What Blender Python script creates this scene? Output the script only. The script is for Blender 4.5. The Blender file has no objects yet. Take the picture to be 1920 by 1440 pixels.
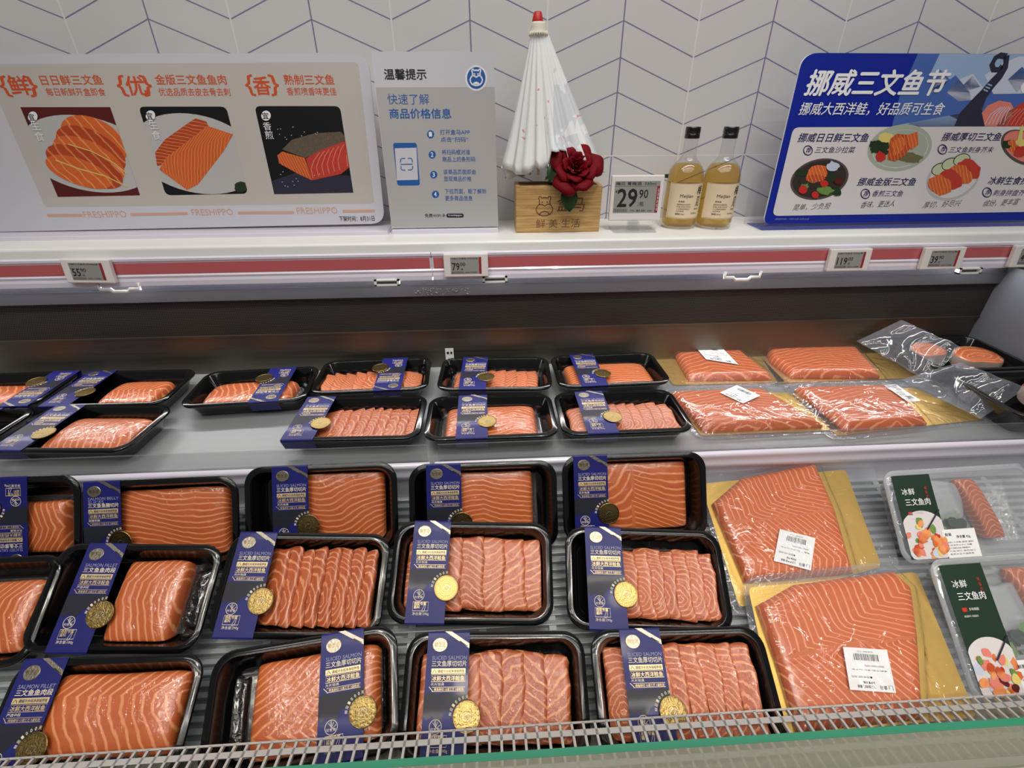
import bpy, bmesh, math, random
import numpy as np
from mathutils import Vector, Matrix, geometry

SC = bpy.context.scene
COL = SC.collection
ZC = 1.30                      # camera height above the floor
# ------------------------------------------------------------------ camera, world, lights, exposure
FPX = 900.0                    # focal length in pixels of the 1920 x 1440 frame
CR = Vector((0.9984655, -0.05523572, -0.00395607))
CU = Vector((0.03120075, 0.50209997, 0.86424657))
CD = Vector((0.04575094, 0.86304382, -0.5030529))
cam = bpy.data.cameras.new('camera')
cam.sensor_width = 36.0
cam.lens = FPX / 1920 * 36
cam.clip_start = 0.02
cam_o = bpy.data.objects.new('camera', cam)
COL.objects.link(cam_o)
cam_o.matrix_world = Matrix(((CR.x, CU.x, -CD.x, 0), (CR.y, CU.y, -CD.y, 0), (CR.z, CU.z, -CD.z, ZC), (0, 0, 0, 1)))
SC.camera = cam_o
SC.view_settings.view_transform = 'Standard'
SC.view_settings.look = 'None'
SC.view_settings.gamma = 1
SC.view_settings.use_curve_mapping = False
SC.view_settings.exposure = 0.06

world = bpy.data.worlds.new('store_light')
SC.world = world
world.use_nodes = True
world.node_tree.nodes['Background'].inputs[0].default_value = (1.0, 0.98, 0.95, 1)
world.node_tree.nodes['Background'].inputs[1].default_value = 0.10


def area_light(name, loc, aim, sx, sy, power, col=(1, 0.96, 0.9)):
    l = bpy.data.lights.new(name, 'AREA')
    l.shape = 'RECTANGLE'
    l.size = sx
    l.size_y = sy
    l.energy = power
    l.color = col
    o = bpy.data.objects.new(name, l)
    COL.objects.link(o)
    o.location = loc
    o.rotation_euler = (Vector(aim) - Vector(loc)).to_track_quat('-Z', 'Y').to_euler()
    return o


def spot_light(name, loc, aim, power, deg, blend=0.5, rad=0.03, col=(1, 0.93, 0.82)):
    l = bpy.data.lights.new(name, 'SPOT')
    l.energy = power
    l.spot_size = math.radians(deg)
    l.spot_blend = blend
    l.shadow_soft_size = rad
    l.color = col
    o = bpy.data.objects.new(name, l)
    COL.objects.link(o)
    o.location = loc
    o.rotation_euler = (Vector(aim) - Vector(loc)).to_track_quat('-Z', 'Y').to_euler()
    return o


for ly, lp in ((-0.35, 12), (-0.75, 11), (-1.25, 12), (-1.95, 11)):
    area_light('ceiling_line_light', (0.1, ly, 3.3), (0.1, ly + 0.4, 0.9), 3.4, 0.03, lp, (1, 0.96, 0.91))
area_light('added_wall_fill_light', (0.1, 0.30, 3.3), (0.1, 1.2, 0.9), 3.4, 0.1, 17, (1, 0.97, 0.93))  # unseen fill light, added to keep the back wall bright
WARM = (1, 0.9, 0.74)
for sx, sy, ax_, ay, pw in ((-1.15, -0.75, -0.62, 0.30, 15), (-0.62, -0.62, -0.42, 0.31, 13), (-0.22, -0.95, -0.2, 0.29, 14), (0.12, -0.66, 0.0, 0.31, 14),
                            (0.36, -1.05, 0.2, 0.29, 15), (0.30, -0.52, 0.35, 0.31, 14), (0.78, -0.80, 0.52, 0.36, 24), (1.25, -0.60, 0.75, 0.34, 30), (0.95, -1.20, 0.62, 0.30, 22)):
    spot_light('track_spotlight', (sx, sy, 3.1), (ax_, ay, 0.64), pw * 1.25, 19, 1.0, 0.05, WARM)
spot_light('track_spotlight', (0.45, 0.15, 3.1), (0.45, 0.78, 0.80), 30, 30, 0.6, 0.02)
spot_light('track_spotlight', (-0.45, 0.1, 3.1), (-0.4, 0.80, 0.80), 28, 34, 0.6, 0.02)
spot_light('track_spotlight', (0.3, 0.1, 3.2), (0.25, 1.05, 1.1), 22, 40, 0.9, 0.03, (1, 0.97, 0.94))

# the case's own lamp strip, tucked up under the front of its top shelf
led = area_light('canopy_lamp_strip', (-0.17, 0.928, ZC - 0.2952), (-0.17, 0.928 - 0.80, ZC - 0.2952 - 0.58), 2.5, 0.008, 2.8, (1, 0.97, 0.95))

random.seed(7)


# ------------------------------------------------------------------ sight lines: a pixel of the frame to a point of a real surface
def ray(px, py):
    return CD + CR * ((px - 960) / FPX) + CU * ((720 - py) / FPX)


def on_plane(px, py, p0, n):
    q = ray(px, py)
    k = Vector(p0).dot(n) / q.dot(n)
    return q * k


def on_z(px, py, z):
    return on_plane(px, py, (0, 0, z), Vector((0, 0, 1)))


def on_y(px, py, y):
    return on_plane(px, py, (0, y, 0), Vector((0, 1, 0)))


def world_pt(v):
    return Vector((v[0], v[1], v[2] + ZC))


# ------------------------------------------------------------------ materials
def lin(c):
    return tuple(((x / 255 / 12.92) if x / 255 <= 0.04045 else ((x / 255 + 0.055) / 1.055) ** 2.4) for x in c)


def rgba(c):
    return (*lin(c), 1)


def new_mat(name):
    m = bpy.data.materials.new(name)
    m.use_nodes = True
    nt = m.node_tree
    return m, nt, nt.nodes['Principled BSDF']


def plain(name, c, rough=0.5, metal=0.0, coat=0.0, spec=0.5, bump=None, var=0.0, vscale=30.0, aniso=0.0):
    m, nt, b = new_mat(name)
    b.inputs['Base Color'].default_value = rgba(c)
    b.inputs['Roughness'].default_value = rough
    b.inputs['Metallic'].default_value = metal
    b.inputs['Coat Weight'].default_value = coat
    b.inputs['Coat Roughness'].default_value = 0.06
    b.inputs['Specular IOR Level'].default_value = spec
    N, L = nt.nodes, nt.links
    tc = N.new('ShaderNodeTexCoord')
    if var > 0:
        no = N.new('ShaderNodeTexNoise')
        no.inputs['Scale'].default_value = vscale
        no.inputs['Detail'].default_value = 4
        L.new(tc.outputs['Object'], no.inputs['Vector'])
        mx = N.new('ShaderNodeMix')
        mx.data_type = 'RGBA'
        mx.blend_type = 'MULTIPLY'
        mx.inputs['Factor'].default_value = var
        mx.inputs['A'].default_value = rgba(c)
        L.new(no.outputs['Fac'], mx.inputs['B'])
        L.new(mx.outputs['Result'], b.inputs['Base Color'])
    if bump:
        no2 = N.new('ShaderNodeTexNoise')
        no2.inputs['Scale'].default_value = bump[0]
        no2.inputs['Detail'].default_value = 3
        L.new(tc.outputs['Object'], no2.inputs['Vector'])
        bp = N.new('ShaderNodeBump')
        bp.inputs['Strength'].default_value = bump[1]
        bp.inputs['Distance'].default_value = bump[2]
        L.new(no2.outputs['Fac'], bp.inputs['Height'])
        L.new(bp.outputs['Normal'], b.inputs['Normal'])
    return m


def math_node(nt, op, a, b=None, c=None):
    n = nt.nodes.new('ShaderNodeMath')
    n.operation = op
    for i, v in enumerate((a, b, c)):
        if v is None:
            continue
        if isinstance(v, (int, float)):
            n.inputs[i].default_value = v
        else:
            nt.links.new(v, n.inputs[i])
    return n.outputs[0]


def salmon_mat(name, flesh, fat, dark, wrinkle=(48, 0.8), wob=(34, 0.9), coat=1.0, width=0.15, coat_rough=0.095, cior=1.6):
    """Salmon flesh with pale fat lines; the line phase runs along the first texture coordinate."""
    m, nt, b = new_mat(name)
    N, L = nt.nodes, nt.links
    uv = N.new('ShaderNodeUVMap')
    sep = N.new('ShaderNodeSeparateXYZ')
    L.new(uv.outputs['UV'], sep.inputs[0])
    tc = N.new('ShaderNodeTexCoord')
    n1 = N.new('ShaderNodeTexNoise')
    n1.inputs['Scale'].default_value = wob[0]
    n1.inputs['Detail'].default_value = 2
    L.new(tc.outputs['Object'], n1.inputs['Vector'])
    wob = math_node(nt, 'MULTIPLY_ADD', n1.outputs['Fac'], wob[1], sep.outputs['X'])
    fr = math_node(nt, 'FRACT', wob)
    pp = math_node(nt, 'ABSOLUTE', math_node(nt, 'SUBTRACT', fr, 0.5))     # 0 on the line
    mr = N.new('ShaderNodeMapRange')
    mr.interpolation_type = 'SMOOTHSTEP'
    mr.inputs['From Min'].default_value = width * 0.25
    mr.inputs['From Max'].default_value = width
    mr.inputs['To Min'].default_value = 1
    mr.inputs['To Max'].default_value = 0
    L.new(pp, mr.inputs['Value'])
    n2 = N.new('ShaderNodeTexNoise')
    n2.inputs['Scale'].default_value = 38
    n2.inputs['Detail'].default_value = 3
    L.new(tc.outputs['Object'], n2.inputs['Vector'])
    fade = math_node(nt, 'MULTIPLY', mr.outputs[0], math_node(nt, 'MULTIPLY_ADD', n2.outputs['Fac'], 0.9, 0.25))
    mx1 = N.new('ShaderNodeMix')
    mx1.data_type = 'RGBA'
    mx1.inputs['A'].default_value = rgba(flesh)
    mx1.inputs['B'].default_value = rgba(dark)
    dk = math_node(nt, 'MULTIPLY_ADD', n2.outputs['Fac'], 0.6, -0.1)
    dk2 = math_node(nt, 'ADD', dk, sep.outputs['Y'])
    dk2.node.use_clamp = True
    L.new(dk2, mx1.inputs['Factor'])
    mx2 = N.new('ShaderNodeMix')
    mx2.data_type = 'RGBA'
    L.new(fade, mx2.inputs['Factor'])
    L.new(mx1.outputs['Result'], mx2.inputs['A'])
    mx2.inputs['B'].default_value = rgba(fat)
    L.new(mx2.outputs['Result'], b.inputs['Base Color'])
    b.inputs['Roughness'].default_value = 0.42
    b.inputs['Coat Weight'].default_value = coat
    b.inputs['Coat Roughness'].default_value = coat_rough
    b.inputs['Coat IOR'].default_value = cior
    if wrinkle:
        n3 = N.new('ShaderNodeTexNoise')
        n3.inputs['Scale'].default_value = wrinkle[0]
        n3.inputs['Detail'].default_value = 3
        n3.inputs['Roughness'].default_value = 0.6
        n3.inputs['Distortion'].default_value = 0.8
        L.new(tc.outputs['Object'], n3.inputs['Vector'])
        bp = N.new('ShaderNodeBump')
        bp.inputs['Strength'].default_value = wrinkle[1]
        bp.inputs['Distance'].default_value = 0.004
        rdg = math_node(nt, 'ABSOLUTE', math_node(nt, 'SUBTRACT', n3.outputs['Fac'], 0.5))
        L.new(rdg, bp.inputs['Height'])
        L.new(bp.outputs['Normal'], b.inputs['Coat Normal'])
    bl = N.new('ShaderNodeBump')
    bl.inputs['Strength'].default_value = 0.25
    bl.inputs['Distance'].default_value = 0.001
    L.new(fade, bl.inputs['Height'])
    L.new(bl.outputs['Normal'], b.inputs['Normal'])
    return m


def film_mat(name, haze=0.06, rough=0.06, scale=40, strength=0.6, tint=(245, 247, 250), refl=0.5):
    """Clear plastic sheet: mostly transparent, a thin milky share and sharp reflections over wrinkles."""
    m = bpy.data.materials.new(name)
    m.use_nodes = True
    nt = m.node_tree
    N, L = nt.nodes, nt.links
    N.clear()
    out = N.new('ShaderNodeOutputMaterial')
    tr = N.new('ShaderNodeBsdfTransparent')
    tr.inputs[0].default_value = (0.97, 0.97, 0.975, 1)
    df = N.new('ShaderNodeBsdfDiffuse')
    df.inputs[0].default_value = rgba(tint)
    gl = N.new('ShaderNodeBsdfGlossy')
    gl.inputs['Roughness'].default_value = rough
    fz = N.new('ShaderNodeFresnel')
    geo = N.new('ShaderNodeNewGeometry')
    L.new(math_node(nt, 'MULTIPLY_ADD', geo.outputs['Backfacing'], 1 / 1.5 - 1.5, 1.5), fz.inputs['IOR'])
    tc = N.new('ShaderNodeTexCoord')
    if strength > 0:
        no = N.new('ShaderNodeTexNoise')
        no.inputs['Scale'].default_value = scale
        no.inputs['Detail'].default_value = 3
        no.inputs['Distortion'].default_value = 1.2
        L.new(tc.outputs['Object'], no.inputs['Vector'])
        bp = N.new('ShaderNodeBump')
        bp.inputs['Strength'].default_value = strength
        bp.inputs['Distance'].default_value = 0.006
        L.new(math_node(nt, 'ABSOLUTE', math_node(nt, 'SUBTRACT', no.outputs['Fac'], 0.5)), bp.inputs['Height'])
        L.new(bp.outputs['Normal'], gl.inputs['Normal'])
        L.new(bp.outputs['Normal'], fz.inputs['Normal'])
    m1 = N.new('ShaderNodeMixShader')
    m1.inputs[0].default_value = haze
    L.new(tr.outputs[0], m1.inputs[1])
    L.new(df.outputs[0], m1.inputs[2])
    m2 = N.new('ShaderNodeMixShader')
    k = math_node(nt, 'MULTIPLY', fz.outputs[0], refl * 2)
    k.node.use_clamp = True
    L.new(k, m2.inputs[0])
    L.new(m1.outputs[0], m2.inputs[1])
    L.new(gl.outputs[0], m2.inputs[2])
    L.new(m2.outputs[0], out.inputs[0])
    return m


def wall_mat(x0, z0, h, v):
    m, nt, b = new_mat('zigzag_wall_panel')
    N, L = nt.nodes, nt.links
    tc = N.new('ShaderNodeTexCoord')
    sp = N.new('ShaderNodeSeparateXYZ')
    L.new(tc.outputs['Object'], sp.inputs[0])
    xr = math_node(nt, 'DIVIDE', math_node(nt, 'SUBTRACT', sp.outputs['X'], x0), h)
    tri = math_node(nt, 'PINGPONG', xr, 1.0)                     # 0 on the peaks, 1 on the seams
    zz = math_node(nt, 'DIVIDE', math_node(nt, 'SUBTRACT', sp.outputs['Z'], z0), v)
    ph = math_node(nt, 'FRACT', math_node(nt, 'ADD', math_node(nt, 'ADD', zz, tri), 40.5))
    dz = math_node(nt, 'ABSOLUTE', math_node(nt, 'SUBTRACT', ph, 0.5))
    zig = math_node(nt, 'LESS_THAN', dz, 0.0021 / v / 0.93 * 0.52)
    ver = math_node(nt, 'LESS_THAN', tri, 0.0013 / h)
    gap = math_node(nt, 'GREATER_THAN', tri, 1 - 0.0016 / h)
    hz = math_node(nt, 'LESS_THAN', math_node(nt, 'ABSOLUTE', math_node(nt, 'SUBTRACT', sp.outputs['Z'], -0.0947)), 0.0012)
    blue = math_node(nt, 'MAXIMUM', zig, ver)
    seam = math_node(nt, 'MAXIMUM', gap, hz)
    m1 = N.new('ShaderNodeMix')
    m1.data_type = 'RGBA'
    m1.inputs['A'].default_value = rgba((212, 211, 210))
    m1.inputs['B'].default_value = rgba((126, 124, 158))
    L.new(blue, m1.inputs['Factor'])
    m2 = N.new('ShaderNodeMix')
    m2.data_type = 'RGBA'
    L.new(m1.outputs['Result'], m2.inputs['A'])
    m2.inputs['B'].default_value = rgba((226, 224, 220))
    L.new(seam, m2.inputs['Factor'])
    L.new(m2.outputs['Result'], b.inputs['Base Color'])
    b.inputs['Roughness'].default_value = 0.42
    b.inputs['Specular IOR Level'].default_value = 0.35
    return m


def honeycomb_mat():
    m, nt, b = new_mat('honeycomb_outlet')
    N, L = nt.nodes, nt.links
    tc = N.new('ShaderNodeTexCoord')
    mp = N.new('ShaderNodeMapping')
    mp.inputs['Rotation'].default_value = (math.radians(90), 0, 0)
    L.new(tc.outputs['Object'], mp.inputs[0])
    br = N.new('ShaderNodeTexBrick')
    br.inputs['Scale'].default_value = 1
    br.inputs['Color1'].default_value = rgba((16, 15, 14))
    br.inputs['Color2'].default_value = rgba((13, 12, 11))
    br.inputs['Mortar'].default_value = rgba((58, 56, 49))
    br.inputs['Mortar Size'].default_value = 0.00055
    br.inputs['Brick Width'].default_value = 0.0046
    br.inputs['Row Height'].default_value = 0.0036
    L.new(mp.outputs[0], br.inputs['Vector'])
    L.new(br.outputs['Color'], b.inputs['Base Color'])
    b.inputs['Roughness'].default_value = 0.55
    return m


def bamboo_mat():
    m, nt, b = new_mat('pale_bamboo')
    N, L = nt.nodes, nt.links
    tc = N.new('ShaderNodeTexCoord')
    mp = N.new('ShaderNodeMapping')
    mp.inputs['Scale'].default_value = (14, 60, 260)
    L.new(tc.outputs['Object'], mp.inputs[0])
    no = N.new('ShaderNodeTexNoise')
    no.inputs['Scale'].default_value = 1
    no.inputs['Detail'].default_value = 4
    L.new(mp.outputs[0], no.inputs['Vector'])
    cr = N.new('ShaderNodeValToRGB')
    cr.color_ramp.elements[0].position = 0.35
    cr.color_ramp.elements[0].color = rgba((168, 128, 76))
    cr.color_ramp.elements[1].position = 0.7
    cr.color_ramp.elements[1].color = rgba((214, 178, 120))
    L.new(no.outputs['Fac'], cr.inputs[0])
    L.new(cr.outputs[0], b.inputs['Base Color'])
    b.inputs['Roughness'].default_value = 0.45
    return m


def brushed_mat(name, c, rough=0.3, metal=1.0):
    m, nt, b = new_mat(name)
    N, L = nt.nodes, nt.links
    tc = N.new('ShaderNodeTexCoord')
    mp = N.new('ShaderNodeMapping')
    mp.inputs['Scale'].default_value = (4, 300, 300)
    L.new(tc.outputs['Object'], mp.inputs[0])
    no = N.new('ShaderNodeTexNoise')
    no.inputs['Scale'].default_value = 1
    no.inputs['Detail'].default_value = 3
    L.new(mp.outputs[0], no.inputs['Vector'])
    L.new(math_node(nt, 'MULTIPLY_ADD', no.outputs['Fac'], 0.25, rough - 0.12), b.inputs['Roughness'])
    b.inputs['Base Color'].default_value = rgba(c)
    b.inputs['Metallic'].default_value = metal
    return m


def umbrella_mat():
    m, nt, b = new_mat('painted_umbrella_paper')
    N, L = nt.nodes, nt.links
    tc = N.new('ShaderNodeTexCoord')
    sp = N.new('ShaderNodeSeparateXYZ')
    L.new(tc.outputs['Object'], sp.inputs[0])
    no = N.new('ShaderNodeTexNoise')
    no.inputs['Scale'].default_value = 26
    no.inputs['Detail'].default_value = 2
    L.new(tc.outputs['Object'], no.inputs['Vector'])
    band = math_node(nt, 'MULTIPLY', math_node(nt, 'GREATER_THAN', sp.outputs['Z'], 0.115), math_node(nt, 'GREATER_THAN', sp.outputs['X'], 0.0))
    blot = math_node(nt, 'MULTIPLY', math_node(nt, 'MULTIPLY', band, 0.45), math_node(nt, 'GREATER_THAN', no.outputs['Fac'], 0.47))
    n2 = N.new('ShaderNodeTexNoise')
    n2.inputs['Scale'].default_value = 70
    L.new(tc.outputs['Object'], n2.inputs['Vector'])
    pk = math_node(nt, 'MULTIPLY', math_node(nt, 'GREATER_THAN', n2.outputs['Fac'], 0.71), math_node(nt, 'GREATER_THAN', sp.outputs['Z'], 0.15))
    m1 = N.new('ShaderNodeMix')
    m1.data_type = 'RGBA'
    m1.inputs['A'].default_value = rgba((238, 240, 240))
    m1.inputs['B'].default_value = rgba((178, 190, 204))
    L.new(blot, m1.inputs['Factor'])
    m2 = N.new('ShaderNodeMix')
    m2.data_type = 'RGBA'
    L.new(m1.outputs['Result'], m2.inputs['A'])
    m2.inputs['B'].default_value = rgba((232, 150, 176))
    L.new(pk, m2.inputs['Factor'])
    L.new(m2.outputs['Result'], b.inputs['Base Color'])
    b.inputs['Roughness'].default_value = 0.6
    return m


M = {
    'white': plain('white_enamel', (236, 236, 234), 0.35),
    'shelf': plain('white_shelf_top', (232, 233, 230), 0.28),
    'rail': plain('white_price_rail', (222, 218, 232), 0.22, coat=0.6),
    'red': plain('red_strip', (194, 96, 100), 0.35, coat=0.8),
    'greyp': plain('grey_painted_metal', (98, 101, 106), 0.45),
    'endp': plain('grey_end_panel', (104, 108, 117), 0.5),
    'steel': brushed_mat('stainless_steel', (120, 114, 104), 0.46),
    'deck': brushed_mat('grey_steel_deck', (150, 154, 156), 0.42, 0.25),
    'rack': plain('pale_grey_rack', (126, 132, 136), 0.35, var=0.3, vscale=60),
    'bar': plain('white_plastic_bar', (158, 164, 166), 0.3),
    'grille': plain('grey_metal_grille', (196, 194, 190), 0.28, metal=0.4),
    'black': plain('black_plastic_tray', (10, 10, 11), 0.16, coat=0.3),
    'sachet': plain('black_sauce_film', (16, 14, 14), 0.12, coat=1.0, bump=(140, 0.8, 0.003)),
    'blue': plain('navy_sleeve_card', (24, 28, 104), 0.45, coat=0.05, spec=0.35),
    'navy': plain('navy_print', (26, 28, 84), 0.5),
    'dkgrey': plain('charcoal_print', (34, 35, 48), 0.45, coat=0.12, spec=0.3),
    'goldink': plain('pale_gold_ink', (226, 203, 152), 0.38, metal=0.35),
    'lilac': plain('lilac_grey_ink', (150, 150, 186), 0.5),
    'paleink': plain('cream_ink', (226, 214, 190), 0.5),
    'goldfoil': plain('gold_foil', (176, 152, 96), 0.3, metal=0.95, bump=(420, 0.35, 0.001)),
    'silver': plain('silver_foil', (164, 156, 142), 0.34, metal=0.9, bump=(500, 0.4, 0.001)),
    'brass': plain('brass_medal', (150, 128, 80), 0.3, metal=1.0, bump=(330, 0.5, 0.0012)),
    'board': plain('gold_card_board', (226, 188, 98), 0.34, metal=0.75, bump=(60, 0.15, 0.002)),
    'paper': plain('white_label_paper', (238, 238, 240), 0.5),
    'ink': plain('black_ink', (28, 28, 32), 0.5),
    'epaper': plain('grey_epaper_screen', (150, 150, 146), 0.4),
    'epred': plain('red_epaper_ink', (150, 40, 48), 0.4),
    'tagw': plain('white_tag_case', (226, 222, 220), 0.35),
    'signw': plain('white_sign_print', (206, 205, 214), 0.4),
    'signb': plain('beige_sign_print', (194, 188, 182), 0.45),
    'signg': plain('grey_sign_print', (180, 178, 178), 0.45),
    'orange': plain('orange_ink', (206, 82, 42), 0.5),
    'tan': plain('tan_ink', (212, 166, 140), 0.5),
    'blueink': plain('blue_ink', (28, 92, 168), 0.5),
    'signblue': plain('royal_blue_print', (8, 34, 150), 0.4),
    'whiteink': plain('white_ink', (236, 238, 242), 0.5),
    'sky': plain('pale_blue_print', (150, 176, 214), 0.45),
    'sky2': plain('mid_blue_print', (70, 104, 178), 0.45),
    'snow': plain('snow_print', (196, 206, 226), 0.45),
    'ship': plain('dark_ship_print', (44, 42, 62), 0.45),
    'panelw': plain('white_panel_print', (216, 212, 214), 0.42),
    'plate': plain('grey_plate_print', (188, 186, 186), 0.45),
    'bowl': plain('brown_bowl_print', (84, 74, 70), 0.45),
    'bowlin': plain('dark_bowl_inside_print', (52, 44, 40), 0.45),
    'sage': plain('sage_plate_print', (168, 176, 162), 0.45),
    'olive': plain('olive_shade_print', (110, 108, 74), 0.45),
    'leafp': plain('dark_leaf_print', (38, 62, 34), 0.5, var=0.6, vscale=300),
    'lettuce': plain('lettuce_print', (120, 160, 78), 0.5, var=0.5, vscale=300),
    'tomato': plain('tomato_print', (196, 46, 36), 0.45),
    'maroon': plain('maroon_print', (88, 24, 24), 0.45),
    'charp': plain('black_print', (20, 20, 22), 0.35),
    'crust': plain('pepper_crust_print', (128, 112, 96), 0.5, var=0.9, vscale=700),
    'rawred': plain('raw_red_print', (206, 66, 52), 0.45, var=0.3, vscale=120),
    'pinkp': plain('pink_salmon_print', (226, 130, 116), 0.45),
    'cucum': plain('cucumber_print', (196, 206, 170), 0.45),
    'lemon': plain('lemon_print', (222, 206, 120), 0.45),
    'green': plain('dark_green_label', (18, 48, 32), 0.45),
    'woodp': bamboo_mat(),
    'burn': plain('burnt_line', (104, 62, 30), 0.6),
    'pole': plain('dark_bamboo_pole', (58, 44, 40), 0.5),
    'rib': plain('pale_bamboo_rib', (196, 170, 132), 0.5),
    'redcap': plain('red_plastic', (196, 34, 36), 0.35),
    'collar': plain('white_paper_collar', (226, 222, 208), 0.6),
    'rose': plain('crimson_petal', (118, 2, 20), 0.65, spec=0.15, var=0.3, vscale=40),
    'leaf': plain('green_leaf', (50, 84, 44), 0.45, var=0.3, vscale=60),
    'stem': plain('dark_green_stem', (28, 44, 26), 0.5),
    'cap': plain('black_bottle_cap', (12, 12, 13), 0.25, coat=0.6),
    'blabel': plain('cream_bottle_label', (232, 212, 180), 0.5),
    'glassedge': plain('green_glass_edge', (54, 138, 108), 0.15, coat=0.6),
    'cream': plain('cream_floor_tile', (214, 204, 184), 0.4),
    'base': plain('grey_green_base', (112, 116, 104), 0.5),
    'casew': plain('white_case_body', (214, 212, 206), 0.4),
    'skin': plain('silver_fish_skin', (176, 158, 150), 0.35),
    'umb': umbrella_mat(),
    'salmon': salmon_mat('salmon_fillet', (202, 103, 52), (240, 162, 110), (158, 66, 30), width=0.20),
    'slice': salmon_mat('salmon_slices', (198, 101, 54), (240, 168, 118), (142, 54, 26), wrinkle=(125, 1.0), wob=(45, 1.3), width=0.20, coat_rough=0.08, cior=1.7),
    'bagged': salmon_mat('bagged_salmon', (208, 102, 46), (242, 168, 116), (178, 72, 26), wrinkle=None, coat=0.3, width=0.16),
    'printsal': salmon_mat('printed_salmon', (226, 112, 52), (240, 168, 110), (190, 74, 30), wrinkle=None, coat=0.0, width=0.13),
    'printdeep': salmon_mat('printed_deep_salmon', (204, 84, 42), (236, 152, 96), (160, 56, 26), wrinkle=None, coat=0.0, width=0.16),
    'film': film_mat('clear_bag_film', 0.03, 0.04, 18, 1.0, refl=0.7),
    'flap': film_mat('milky_bag_film', 0.13, 0.05, 9, 1.0, (206, 212, 226), 0.8),
    'crinkle': film_mat('crinkled_shrink_film', 0.04, 0.05, 160, 1.0, refl=1.0),
    'acrylic': film_mat('clear_acrylic', 0.11, 0.05, 1, 0, (170, 172, 172), 0.5),
    'glass': film_mat('front_glass', 0.40, 0.03, 1, 0, (238, 240, 222), 0.7),  # milky share for dirty glass and the pale reflections washing over it
    'clearpp': film_mat('clear_tray_plastic', 0.36, 0.14, 40, 0.35, (222, 228, 232), 0.45),
    'bottleglass': film_mat('bottle_glass', 0.02, 0.02, 1, 0, (255, 255, 255), 0.8),
}
liq = film_mat('amber_plum_wine', 0.10, 0.03, 1, 0, (214, 164, 70), 0.15)
for nd in liq.node_tree.nodes:
    if nd.type == 'BSDF_TRANSPARENT':
        nd.inputs[0].default_value = (0.93, 0.76, 0.34, 1)
M['liquid'] = liq
M['wall'] = wall_mat(0, 0, 0.1437484, 0.0573694)
M['honey'] = honeycomb_mat()


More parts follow.
